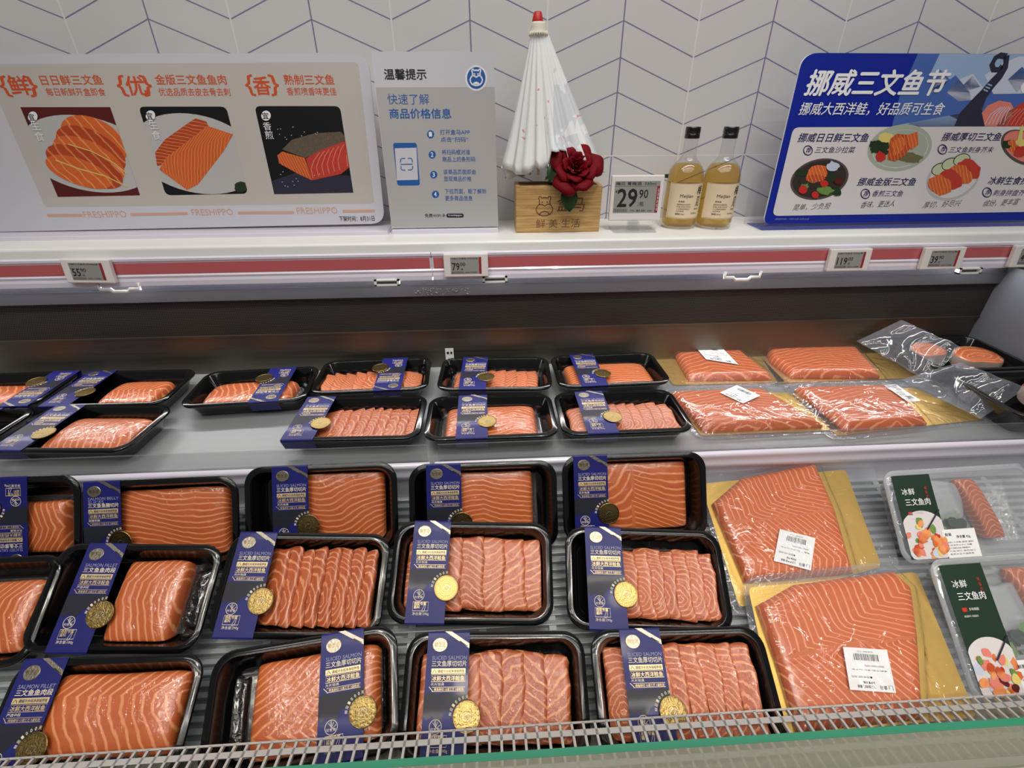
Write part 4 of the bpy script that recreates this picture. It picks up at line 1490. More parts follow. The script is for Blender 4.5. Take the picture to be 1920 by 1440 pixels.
def bottle(x, y, lab):
    t = thing('wine_bottle', lab, 'bottle', world_pt((x, y, SZ)), 'plum wine bottles on the shelf')
    prof = [(0.029, 0.0), (0.0332, 0.002), (0.0348, 0.006), (0.0351, 0.012), (0.0351, 0.090), (0.0346, 0.099), (0.0325, 0.108), (0.0282, 0.1165), (0.0220, 0.123), (0.0165, 0.128), (0.0138, 0.133), (0.0128, 0.140), (0.0126, 0.164), (0.0130, 0.166)]
    m = MB('bottleglass')
    m.lathe(prof, n=48)
    m.build('glass_body', t, True)
    li = [(0.0270, 0.0040), (0.0320, 0.0070), (0.0336, 0.013), (0.0336, 0.090), (0.0331, 0.0985), (0.0312, 0.1068), (0.0272, 0.1148), (0.0222, 0.1198)]
    m = MB('liquid')
    m.lathe(li, n=48)
    m.build('wine', t, True)
    m = MB('cap')
    m.lathe([(0.0136, 0.1645), (0.0142, 0.165), (0.0142, 0.172), (0.0136, 0.1728), (0.0142, 0.1736), (0.0142, 0.183), (0.0132, 0.1845)], n=40)
    m.build('screw_cap', t, True).data.set_sharp_from_angle(angle=math.radians(50))
    R = 0.0355
    a0, a1 = math.radians(-90 - 68), math.radians(-90 + 62)
    m = MB('blabel')
    g1 = [[(R * math.cos(a0 + (a1 - a0) * i / 30), R * math.sin(a0 + (a1 - a0) * i / 30), z) for z in (0.0215, 0.088)] for i in range(31)]
    g0 = [[(p[0] * 0.992, p[1] * 0.992, p[2]) for p in r] for r in g1]
    m.solid_grid(g1, g0)
    lb = m.build('paper_label', t, True)
    lb.data.set_sharp_from_angle(angle=math.radians(40))
    cyl = lambda x, y, l: ((R + .0001 + .00012 * l) * math.sin(x / R), -(R + .0001 + .00012 * l) * math.cos(x / R), y)
    m = MB('ink')
    m.text('MeiJian', -0.0175, 0.0600, 0.0255, cyl, 'ink', 2, 0.004, 0, 0.0078)
    m.text('梅', 0.0165, 0.0665, 0.0135, cyl, 'ink', 2, 0.02, 0.2, 0.0175)
    m.text('见', 0.0165, 0.0445, 0.0105, cyl, 'ink', 2, 0.02, 0.2, 0.0185)
    m.text('青梅酒', -0.019, 0.0530, 0.0115, cyl, 'burn', 2, 0.02, 0, 0.003)
    for k, (s, wd) in enumerate((('酸甜青梅浸泡而成的', .026), ('好酒 好菜 好时光', .028), ('入口清爽回味悠长', .026), ('冰饮更佳', .015))):
        m.text(s, -0.021, 0.0475 - 0.0042 * k, wd, cyl, 'ink', 2, 0, 0, 0.0026)
    m.text('酒精度12%vol', -0.022, 0.0290, 0.0175, cyl, 'ink', 2, 0.01, 0, 0.0036)
    m.text('净含量330ml', 0.0090, 0.0305, 0.0160, cyl, 'ink', 2, 0.0, 0, 0.003)
    m.text('青梅酒', 0.0150, 0.0385, 0.0110, cyl, 'burn', 2, 0.01, 0, 0.0032)
    for z in (0.0870, 0.0225):
        m.poly([(-0.0372 + 0.0715 * i / 24, z) for i in range(25)] + [(0.0343 - 0.0715 * i / 24, z + 0.0009) for i in range(25)], cyl, 'burn', 1)
    m.build('lettering', lb)
    return t


bottle(0.4035, 1.018, 'amber plum wine bottle with black cap, right next to the square 29.90 tag')
bottle(0.4745, 1.010, 'amber plum wine bottle with black cap, the one closer to the blue sign')

# ------------------------------------------------------------------ black trays with blue sleeves
TW, TH, TD = 0.225, 0.135, 0.033


def tray_mesh(Wt=TW, Ht=TH, D=TD):
    m = MB('black')
    R = lambda ins, z, r: [(x, y, z) for x, y in rrect(-Wt / 2 + ins, -Ht / 2 + ins, Wt / 2 - ins, Ht / 2 - ins, r, 7)]
    rs = [R(0.020, 0.0, 0.013), R(0.018, 0.002, 0.014), R(0.0075, D - 0.006, 0.022), R(0.0010, D - 0.0055, 0.026), R(0.0, D - 0.004, 0.027), R(0.0, D - 0.001, 0.027), R(0.001, D, 0.026), R(0.0085, D, 0.021), R(0.0095, D - 0.0015, 0.0205),
          R(0.0165, 0.012, 0.017), R(0.0195, 0.0045, 0.014), R(0.0225, 0.0028, 0.012)]
    m.rings(rs)
    me = m.mesh('tray', True)
    me.set_sharp_from_angle(angle=math.radians(50))
    return me


TRAY = tray_mesh()
SLW = 0.0525
hs = TH / 2 + 0.0008


def sleeve_set(kind):
    """Blue card band across the tray with its foil lettering, oval badge and round medal."""
    m = MB('blue')
    path = [(hs - 0.009, 0.010), (hs - 0.001, TD - 0.004), (hs - 0.0005, TD + 0.0002), (hs - 0.0025, TD + 0.0010), (-hs + 0.0025, TD + 0.0010), (-hs + 0.0005, TD + 0.0002), (-hs + 0.001, TD - 0.004), (-hs + 0.009, 0.010)]
    inner = [(y * 0.9935, z - 0.0006) for y, z in path]
    n = len(path)
    a = [[(-SLW / 2, y, z) for y, z in path], [(SLW / 2, y, z) for y, z in path]]
    b = [[(-SLW / 2, y, z) for y, z in inner], [(SLW / 2, y, z) for y, z in inner]]
    m.solid_grid(b[::1], a[::1])
    band = m.mesh('sleeve', False)
    T0 = TD + 0.0011
    f = lambda u, v, l: ((u - 0.5) * SLW, hs - v * 2 * hs, T0 + 0.00022 * l)     # u across, v from the far edge towards the shopper
    fv = lambda x, y, l: (x, y, T0 + 0.00022 * l)
    X = lambda u: (u - 0.5) * SLW
    Y = lambda v: hs - v * 2 * hs
    L = MB('goldink')
    # dark wave field in the middle of the band
    wav = [(0.0, .50), (.12, .485), (.3, .50), (.5, .488), (.7, .497), (.86, .485), (1, .492), (1, .62), (.9, .64), (.72, .60), (.5, .63), (.38, .70), (.2, .66), (.08, .69), (0, .655)]
    L.poly([(X(u), Y(v)) for u, v in wav], fv, 'dkgrey', 0.6)
    L.poly([(X(.40), Y(.004)), (X(.56), Y(.004)), (X(1), Y(.105)), (X(1), Y(.145))][::-1], fv, 'silver', 1)
    L.poly([(X(.74), Y(.088)), (X(.78), Y(.083)), (X(.97), Y(.128)), (X(.95), Y(.13))][::-1], fv, 'ink', 2)
    top, zh, sub, wt = {'sliced': (['SLICED SALMON'], '三文鱼厚切切片', '片片饱满', '净含量:290g'), 'fillet': (['SALMON FILLET'], '三文鱼鱼肉段', '严选中段', '净含量:180g'), 'belly': (['SALMON BELLY', 'SLICES'], '三文鱼鱼腩切片', '鲜嫩丰腴', '净含量:180g')}[kind]
    v = .235 - 0.028 * (len(top) - 1)
    for s in top:
        L.text(s, X(.13), Y(v), SLW * (.82 if len(s) > 8 else .42), fv, 'lilac', 1, 0.0, 0, 0.0042)
        v += .036
    L.text(zh, X(.13), Y(.288), SLW * .82, fv, 'paleink', 1, 0.022, 0, 0.0064)
    L.poly([(X(.13), Y(.345)), (X(.93), Y(.345)), (X(.93), Y(.303)), (X(.13), Y(.303))], fv, 'goldink', 1)
    L.text('挪威冷水纯净海域养殖', X(.28), Y(.338), SLW * .62, fv, 'navy', 2, 0.012, 0, 0.0036)
    L.stroke([(X(.16), Y(.337)), (X(.20), Y(.312)), (X(.25), Y(.337))], 0.0007, fv, 'navy', 2)
    L.poly([(X(.14), Y(.352)), (X(.93), Y(.352)), (X(.93), Y(.354)), (X(.14), Y(.354))][::-1], fv, 'goldink', 1)
    L.stroke([(X(.14), Y(.352)), (X(.93), Y(.352)), (X(.93), Y(.404)), (X(.14), Y(.404))], 0.0005, fv, 'goldink', 1, True)
    L.text('冰鲜大西洋鲑鱼', X(.16), Y(.399), SLW * .75, fv, 'goldink', 1, 0.018, 0, 0.0054)
    L.text(sub, X(.14), Y(.436), SLW * .30, fv, 'paleink', 1, 0.012, 0, 0.0032)
    L.stroke([(X(.17), Y(.446)), (X(.93), Y(.446)), (X(.93), Y(.478)), (X(.17), Y(.478))], 0.0004, fv, 'goldink', 1, True)
    L.stroke([(X(.10), Y(.443)), (X(.20), Y(.480))], 0.0006, fv, 'goldink', 1)
    L.text('鲜鱼鲜切 12道工艺 3道检测', X(.22), Y(.474), SLW * .68, fv, 'goldink', 1, 0.008, 0, 0.0030)
    # round mark, boxed mark, weight
    c = (X(.30), Y(.735))
    r = SLW * .135
    L.stroke(ell(c[0], c[1], r, r, 26), 0.0006, fv, 'paleink', 1, True)
    for p, q in (((-.5, .6), (.5, -.4)), ((0, .9), (.1, -.1)), ((-.2, .8), (-.05, 0)), ((.4, .7), (-.1, -.4)), ((.8, .3), (.2, -.2))):
        L.stroke([(c[0] + p[0] * r, c[1] + p[1] * r), (c[0] + q[0] * r, c[1] + q[1] * r)], 0.0005, fv, 'paleink', 1)
    L.text('可生食', c[0] - r * .8, c[1] - r * .55, r * 1.6, fv, 'paleink', 1, 0.01, 0, 0.0030)
    L.stroke([(X(.17), Y(.795)), (X(.56), Y(.795)), (X(.56), Y(.875)), (X(.17), Y(.875))], 0.0006, fv, 'paleink', 1, True)
    L.text('搭配专属', X(.20), Y(.825), SLW * .30, fv, 'goldink', 1, 0.014, 0, 0.0040)
    L.text('酱料', X(.20), Y(.855), SLW * .15, fv, 'goldink', 1, 0.014, 0, 0.0040)
    bc = [(X(.52 - .09 + .06 * a), Y(.855 - .05 * b)) for a, b in ((-.3, -.6), (.5, -.5), (.9, .1), (.9, .7), (.5, .75), (.2, .3), (-.3, -.2))]
    L.stroke(bc, 0.0005, fv, 'paleink', 1, True)
    L.text(wt, X(.17), Y(.918), SLW * .42, fv, 'paleink', 1, 0.004, 0, 0.0044)
    # words curving round the medal
    mc, mr = (X(.99), Y(.665)), 0.0165
    for k, chh in enumerate('鲜足1000天'):
        an = math.radians(172 - k * 13.5)
        px, py = mc[0] + (mr + 0.0015) * math.cos(an), mc[1] + (mr + 0.0015) * math.sin(an)
        tx, ty = math.sin(an), -math.cos(an)
        wd = 0.0034 if chh > '\x80' else 0.0021
        L.text(chh, px - tx * wd / 2, py - ty * wd / 2, wd, fv, 'paleink', 1, 0.02, 0, 0.0034, (px + tx * wd / 2, py + ty * wd / 2))
    lett = L.mesh('foil_lettering', False)
    o = MB('silver')
    rs = [ell(X(.30), Y(.115), SLW * .185 * s, SLW * .155 * s, 28) for s in (1, 1, .94)]
    o.rings([[(x, y, T0 + z) for x, y in q] for q, z in zip(rs, (0.0, 0.0005, 0.0009))])
    o.text('鲜生活', X(.17), Y(.13), SLW * .26, lambda x, y, l: (x, y, T0 + 0.00095), 'brass', 1, 0.02, 0, 0.005)
    oval = o.mesh('oval_badge', False)
    d = MB('brass')
    rs = [ell(mc[0], mc[1], mr * s, mr * s, 40) for s in (1, 1, .97, .93, .91)]
    d.rings([[(x, y, T0 + z) for x, y in q] for q, z in zip(rs, (0.0003, 0.0012, 0.0016, 0.0016, 0.0012))])
    g = lambda x, y, l: (mc[0] + x, mc[1] + y, T0 + 0.0012 + 0.0002 * l)
    for k in range(26):
        an = 2 * math.pi * k / 26
        d.stroke([(mr * .80 * math.cos(an), mr * .80 * math.sin(an)), (mr * .68 * math.cos(an + .05), mr * .68 * math.sin(an + .05))], 0.0011, g, 'goldfoil', 1)
    for rr in (.6, .45, .28):
        d.stroke(ell(0, 0, mr * rr, mr * rr * .9, 30, 20), 0.0008, g, 'goldfoil', 1, True)
    d.stroke([(-mr * .3, -mr * .1), (0, mr * .2), (mr * .35, mr * .1), (mr * .1, -mr * .25)], 0.0012, g, 'silver', 2)
    medal = d.mesh('gold_medal', False)
    return band, lett, oval, medal


SLEEVES = {k: sleeve_set(k) for k in ('sliced', 'fillet', 'belly')}


def sgn_pow(c, p):
    return math.copysign(abs(c) ** p, c)


def piece(mb, cx, cy, L, H, T, z0, phase, tilt=0.0, tilty=0.0, px=0.45, rnd=None, nx=18, nr=20, shade=0.1, taper=(1, 1), lean=0.0, wob=0.0, mat=None, inside=None):
    """A rounded cut of fish: L along x, H along y, T thick; phase(u, v) sets where the fat lines run."""
    rs, uv = [], []
    ph = rnd.uniform(0, 6) if rnd else 0
    for i in range(nx + 1):
        u = -1 + 2 * i / nx
        u = math.sin(u * math.pi / 2) * 0.35 + u * 0.65
        e = max(0.0, 1 - abs(u) ** 7) ** (1 / 4)
        e = max(e, 0.30)
        tp = taper[0] + (taper[1] - taper[0]) * (u + 1) / 2
        ring = []
        for k in range(nr):
            a = 2 * math.pi * k / nr
            v = sgn_pow(math.cos(a), px)
            q = sgn_pow(math.sin(a), px)
            y = v * H / 2 * (0.80 + 0.20 * e) * tp * (1 + wob * math.sin(3 * u + ph))
            hz = T * e * (0.5 + 0.5 * q) * (0.80 + 0.2 * tp) * (1 - 0.12 * v * v) * (1 + wob * math.sin(5 * u + 3 * v + ph))
            x = u * L / 2 + lean * y + (0.0022 * math.sin(5.2 * v + 0.8) if inside and wob == 0.035 else 0) + wob * 0.4 * L * math.sin(2.3 * v + ph) * 0.3
            P = (cx + x, cy + y, max(z0, z0 + hz + x * tilt + (y) * tilty))
            if inside:
                ins = 0.0232 - max(0, min(0.030, P[2] - 0.003)) * 0.44
                lx, ly = inside[0] / 2 - ins, inside[1] / 2 - ins
                P = (min(max(P[0], -lx), lx), min(max(P[1], -ly), ly), P[2])
            ring.append(P)
            uv.append((phase(u, v) + 40, shade + 0.10 * max(0, 0.35 - abs(v)) * 2))
        rs.append(ring)
    mb.rings(rs, mat, True, True, uv)


def ph_chevron(n, k, ridge, bend=0.0, rev=1):
    def f(u, v):
        d = v - ridge
        return n * rev * u - (1.35 * k * d ** 0.9 if d > 0 else 0.95 * k * (-d) ** 0.75) + bend * u * v
    return f


def ph_wave(n, k, s, p=0.0):
    return lambda u, v: n * v + k * math.sin(s * u + p) + 0.7 * math.sin(2.2 * s * u + 3 * v + p) * 0.5


def ph_v(n, k, c, p=0.0):
    return lambda u, v: n * v + k * abs(u - c) + 0.35 * math.sin(4 * u + p)


def mesh_of(fill, mat):
    m = MB(mat)
    fill(m)
    me = m.mesh('salmon', True)
    return me


def slices_fill(n, x0, x1, H, cy, rnd, th=0.0085, rise=0.32, width=None, lean=0.0, flat=False, nlines=5.0):
    """Overlapping cut slices: a list of meshes, one per slice."""
    out = []
    pitch = (x1 - x0) / (n + 0.6)
    wd = width or pitch * 2.1
    for i in range(n):
        m = MB('slice')
        cx = x0 + pitch * (i + 0.9) + rnd.uniform(-.0015, .0015)
        h = H * (1 + rnd.uniform(-.04, .03)) * (1 if 0 < i < n - 1 else 0.96)
        c = rnd.uniform(-.5, .1)
        p = rnd.uniform(0, 6)
        kk = rnd.uniform(1.4, 2.4)
        rv = rnd.choice((1, 1, -1)) if flat else 1
        if flat:
            phs = (lambda c, p, kk, rv: lambda u, v: nlines * v * rv + kk * abs(u - c) + 0.9 * math.sin(1.6 * v + p) + 0.5 * math.cos(3 * v + p) * u)(c, p, kk, rv)
        else:
            phs = (lambda c, p, kk: lambda u, v: kk * 1.5 * math.sqrt(1.7 * (u - .1) ** 2 + (2.3 * (v + .35 + c * .15)) ** 2) + 0.5 * math.sin(3 * v + p))(c, p, kk)
        piece(m, cx, cy + rnd.uniform(-.002, .002), wd, h, th, 0.0032 + (0.0045 if not flat else 0.002) + rise * wd * 0.18, phs, tilt=rise, px=0.5, rnd=rnd, nx=14, nr=22, shade=rnd.uniform(-.05, .22), lean=lean + rnd.uniform(-.03, .03), wob=0.035, inside=(TW, TH))
        out.append(m.mesh('salmon_slice', True))
    return out


def crinkle(x0, x1, y0, y1, rnd):
    """Loose rim of the shrink film pressed to the tray floor around the fish."""
    m = MB('sachet')
    N = 90
    rs = []
    base = rrect(x0, y0, x1, y1, 0.012, 22)
    for w, z in ((-0.002, 0.0062), (0.001, 0.0085), (0.0045, 0.0052), (0.0085, 0.0036)):
        ring = []
        for i, (x, y) in enumerate(base):
            cx, cy = (x0 + x1) / 2, (y0 + y1) / 2
            d = Vector((x - cx, y - cy)).normalized()
            jj = rnd.uniform(-.0016, .0016)
            ring.append((min(max(x + d.x * (w + jj), -TW / 2 + .024), TW / 2 - .024), min(max(y + d.y * (w + jj), -TH / 2 + .024), TH / 2 - .024), z + rnd.uniform(-.0010, .0012)))
        rs.append(ring)
    m.rings(rs, None, False, False)
    me = m.mesh('film_edge', False)
    me.materials[0] = M['crinkle']
    return me


GRP = 'salmon packs in black trays with blue sleeves'
T_NO = [0]


def tray_pack(lab, c, tilt, yaw, kind, su, content, seed, flip=False, sachet=None, sleeve=True):
    """c is the middle of the rim, tilt leans the pack to the shopper, su places the sleeve from 0 (left rim) to 1."""
    rnd = random.Random(seed)
    R = Matrix.Rotation(math.radians(tilt), 3, 'X') @ Matrix.Rotation(math.radians(yaw + (180 if flip else 0)), 3, 'Z')
    nrm = R @ Vector((0, 0, 1))
    loc = Vector((c[0], c[1], c[2] + ZC)) - nrm * TD
    t = thing('salmon_tray_pack', lab, 'salmon pack', loc, GRP)
    t.rotation_euler = R.to_euler()
    link('tray', TRAY, t)
    sx = (su - 0.5) * TW * (-1 if flip else 1)
    if sleeve:
        b, l, ov, md = SLEEVES[kind]
        s = link('sleeve', b, t, (sx, 0, 0))
        link('foil_lettering', l, s)
        link('oval_badge', ov, s)
        md_o = link('gold_medal', md, s)
        a1, a2 = rnd.uniform(-1.5, 3.5), rnd.uniform(-3, 3)
        mcx, mcy, mcz = (0.49) * SLW, hs - .665 * 2 * hs, TD + 0.0015
        md_o.matrix_basis = Matrix.Translation((mcx, mcy, mcz)) @ Matrix.Rotation(math.radians(a1), 4, 'X') @ Matrix.Rotation(math.radians(a2), 4, 'Y') @ Matrix.Translation((-mcx, -mcy, -mcz + 0.0004))
    typ = content[0]
    U = lambda u: (u - 0.5) * TW * (-1 if flip else 1)
    V = lambda v: (0.5 - v) * TH * (-1 if flip else 1)
    u0, u1, v0, v1 = content[1]
    xa, xb = sorted((U(u0), U(u1)))
    ya, yb = sorted((V(v0), V(v1)))
    cx, cy = (xa + xb) / 2, (ya + yb) / 2
    if typ == 'block':
        m = MB('salmon')
        ph, T = content[2], content[3]
        opt = content[4] if len(content) > 4 else {}
        piece(m, cx, cy, xb - xa, yb - ya, T, 0.0030, ph, px=0.42, rnd=rnd, nx=34, nr=44, wob=0.02, inside=(TW, TH), **opt)
        link('salmon_fillet', m.mesh('salmon_fillet', True), t)
    else:
        n = content[2]
        opt = content[3] if len(content) > 3 else {}
        for me in slices_fill(n, xa, xb, yb - ya, cy, rnd, **opt):
            link('salmon_slice', me, t)
    link('film_edge', crinkle(xa, xb, ya, yb, rnd), t)
    if sachet:
        a, b, c2, d = sachet
        p, q = sorted((U(a), U(b)))
        r, s_ = sorted((V(c2), V(d)))
        m = MB('sachet')
        piece(m, (p + q) / 2, (r + s_) / 2, q - p, s_ - r, 0.011, 0.0032, lambda u, v: 0, px=0.6, rnd=rnd, nx=10, nr=18, wob=0.06, inside=(TW, TH))
        link('sauce_sachet', m.mesh('sauce_sachet', True), t)
    return t


def row_top(px0, px1, y, z, tilt):
    """Rim middle of a front-row pack from the two far corners of its rim."""
    tl = math.radians(tilt)
    n = Vector((0, -math.sin(tl), math.cos(tl)))
    up = Vector((0, math.cos(tl), math.sin(tl)))
    a, b = on_plane(px0[0], px0[1], (0, y, z), n), on_plane(px1[0], px1[1], (0, y, z), n)
    d = b - a
    an = math.atan2(d.dot(up), d.x)
    mid = (a + b) / 2
    c = mid - (-Vector((1, 0, 0)) * math.sin(an) + up * math.cos(an)) * (TH / 2)
    return (c.x, c.y, c.z), math.degrees(an)


R1, R2, R3 = (0.572, -0.472, 59), (0.505, -0.527, 31), (0.374, -0.585, 28)
FL = {'nlines': 6.0}
front = [
    # row, far-left corner, far-right corner, kind, sleeve middle, content, options, label
    (R1, (-152, 900), (146, 890), 'sliced', .56, ('block', (.50, .87, .30, .86), ph_chevron(5, 2.2, .1), .024), dict(flip=True), 'black tray with upside-down blue sleeve, back front-rack row, at the left photo edge'),
    (R1, (148, 904), (446, 891), 'belly', .14, ('block', (.17, .90, .13, .93), ph_wave(7, 1.6, 1.6, .5), .021), {}, 'black tray with blue SALMON BELLY SLICES sleeve'),
    (R1, (452, 877), (747, 865), 'sliced', .30, ('block', (.28, .90, .10, .95), ph_wave(6.5, 1.9, 1.9, 2.2), .020), {}, 'black sliced salmon tray, back row of the front rack, right of the belly tray'),
    (R1, (758, 872), (1050, 862), 'sliced', .235, ('block', (.28, .84, .12, .97), ph_v(7.5, 2.0, -.2, 1.0), .019), {}, 'black sliced salmon tray in the front rack, right below the gap between acrylic lips'),
    (R1, (1052, 855), (1324, 846), 'sliced', .195, ('block', (.22, .89, .10, .95), lambda u, v: 6.5 * v * (1 if u > -.2 else -.6) + 2.4 * (u + .2) + .8 * math.sin(3 * u + 2 * v), .021), {}, 'black sliced salmon tray with dark medal, upper left of the front bagged fillets'),
    (R2, (-185, 1052), (116, 1039), 'fillet', .15, ('block', (.36, .90, .22, .88), ph_chevron(6, 2.6, .2), .026), {}, 'black salmon tray with no sleeve in view, cut off by the left photo edge'),
    (R2, (118, 1018), (422, 1021), 'fillet', .285, ('block', (.41, .80, .15, .93), ph_chevron(4.6, 2.8, .25), .026), dict(sachet=(.82, .92, .22, .78)), 'black SALMON FILLET tray with a thick fillet and crinkled black sachet at its right'),
    (R2, (439, 997), (733, 1001), 'sliced', .165, ('slices', (.22, .90, .14, .92), 8, dict(rise=.46, th=.011)), {}, 'black tray with eight upright scalloped salmon slices, middle row, beside the fillet tray with sachet'),
    (R2, (740, 976), (1037, 980), 'sliced', .235, ('slices', (.06, .93, .14, .87), 6, dict(rise=.16, th=.011, flat=True, width=.062, nlines=4.2)), {}, 'black tray of broad glossy salmon slices, middle row of the front rack, photo centre'),
    (R2, (1057, 986), (1348, 995), 'sliced', .245, ('slices', (.30, .92, .20, .90), 7, dict(rise=.46, th=.012, nlines=5.5)), {}, 'black salmon slice tray with brightly shining medal, middle row, beside the gold-board bags'),
    (R3, (45, 1236), (382, 1224), 'fillet', .145, ('block', (.20, .92, .13, .76), ph_chevron(6.2, 2.8, .30), .028), {}, 'black SALMON FILLET tray in the nearest row, bottom left, one smooth pale fillet'),
    (R3, (402, 1224), (742, 1167), 'sliced', .70, ('block', (.21, .89, .14, .95), lambda u, v: 5.2 * u * .8 - 6.2 * (v + .35) * (1 if v > -.35 else -.8) + .8 * math.sin(2.2 * u + v), .024), dict(sachet=(.09, .17, .22, .84)), 'black tray, nearest row, blue sleeve right of its middle and black sachet at left'),
    (R3, (763, 1185), (1095, 1182), 'sliced', .235, ('slices', (.06, .86, .16, .95), 6, dict(rise=.15, th=.012, flat=True, width=.064, nlines=4.0)), {}, 'black tray of large wet-looking salmon slices with golden medal, nearest row, second from right'),
    (R3, (1098, 1181), (1430, 1172), 'sliced', .29, ('slices', (.06, .88, .13, .93), 8, dict(rise=.46, th=.0125, nlines=6.0)), {}, 'black tray of upright salmon slices, nearest row, tucked beside the gold-board fillet'),
]
for i, (row, p0, p1, kind, su, cont, opt, lab) in enumerate(front):
    c, an = row_top(p0, p1, *row)
    tray_pack(lab, c, row[2], an, kind, su, cont, 100 + i, **opt)

ZR = -0.4705
upper = [
    ((-0.949, 0.850), 0.0, 'fillet', .86, ('block', (.10, .72, .30, .85), ph_chevron(5, 2.4, .2), .028), dict(flip=True), 'black tray with upside-down sleeve, upper deck, far row, at the left photo edge'),
    ((-0.713, 0.8445), -0.8, 'fillet', .145, ('block', (.38, .84, .24, .88), ph_chevron(5.2, 2.0, .0), .027), {}, 'black tray with short fillet and wide empty right side, far row of upper deck'),
    ((-0.4600, 0.8350), 3.2, 'fillet', .67, ('block', (.12, .84, .30, .90), ph_chevron(6.5, 2.2, .3), .028), dict(flip=True), 'black fillet tray with upside-down sleeve, alone behind the empty steel patch'),
    ((-0.2340, 0.8650), 1.4, 'sliced', .655, ('slices', (.08, .94, .28, .93), 9, dict(rise=.34, th=.011)), dict(flip=True), 'black salmon slice tray with upside-down sleeve, far row of the upper deck'),
    ((0.0110, 0.8570), -2.5, 'sliced', .31, ('slices', (.14, .86, .22, .92), 7, dict(rise=.14, th=.012, flat=True)), {}, 'black salmon slice tray in front of the small white card, upper deck'),
    ((0.2440, 0.8590), 1.5, 'sliced', .31, ('block', (.12, .90, .16, .92), ph_v(6.5, 2.2, .2, .4), .022), {}, 'black sliced salmon tray, far row of upper deck, next to the first bagged fillet'),
    ((-0.6880, 0.7090), -3.5, 'fillet', .15, ('block', (.28, .90, .22, .93), ph_chevron(6.5, 2.0, .2), .029), {}, 'black tray with one long fillet, near row of upper deck, left of empty steel'),
    ((-0.9300, 0.7130), -2.0, 'fillet', .60, ('block', (.10, .50, .24, .90), ph_chevron(5, 2.4, .2), .024), {}, 'black tray mostly outside the left photo edge, near row of the upper deck'),
    ((-0.2300, 0.7120), -1.7, 'sliced', .12, ('slices', (.18, .94, .18, .94), 9, dict(rise=.30, th=.012)), {}, 'black salmon slice tray with its sleeve at the left end beside the empty steel patch'),
    ((0.0000, 0.7020), 0.0, 'sliced', .355, ('block', (.14, .86, .16, .95), ph_v(6.0, 2.4, .5, 2.0), .024), {}, 'black sliced salmon tray on the upper deck, right above the acrylic lip gap'),
    ((0.2300, 0.7030), 0.2, 'sliced', .30, ('slices', (.10, .90, .20, .93), 9, dict(rise=.30, th=.012)), {}, 'black salmon slice tray beside the bagged fillets, near row of the upper deck'),
]
for i, ((x, y), an, kind, su, cont, opt, lab) in enumerate(upper):
    tray_pack(lab, (x, y, ZR), 0, an, kind, su, cont, 200 + i, **opt)


# ------------------------------------------------------------------ bagged fillets on gold boards
def bil(c, a, b):
    return (c[0] * (1 - a) + c[1] * a) * (1 - b) + (c[3] * (1 - a) + c[2] * a) * b


def sdf(p, poly):
    """Signed distance in the plane, positive inside."""
    d, ins = 1e9, False
    n = len(poly)
    for i in range(n):
        a, b = poly[i], poly[(i + 1) % n]
        e = (b[0] - a[0], b[1] - a[1])
        w_ = (p[0] - a[0], p[1] - a[1])
        t = max(0, min(1, (w_[0] * e[0] + w_[1] * e[1]) / (e[0] ** 2 + e[1] ** 2)))
        d = min(d, math.hypot(w_[0] - e[0] * t, w_[1] - e[1] * t))
        if (a[1] > p[1]) != (b[1] > p[1]) and p[0] < (b[0] - a[0]) * (p[1] - a[1]) / (b[1] - a[1]) + a[0]:
            ins = not ins
    return d if ins else -d


def sm01(x):
    x = max(0, min(1, x))
    return x * x * (3 - 2 * x)


BGRP = 'bagged salmon fillets on gold boards'


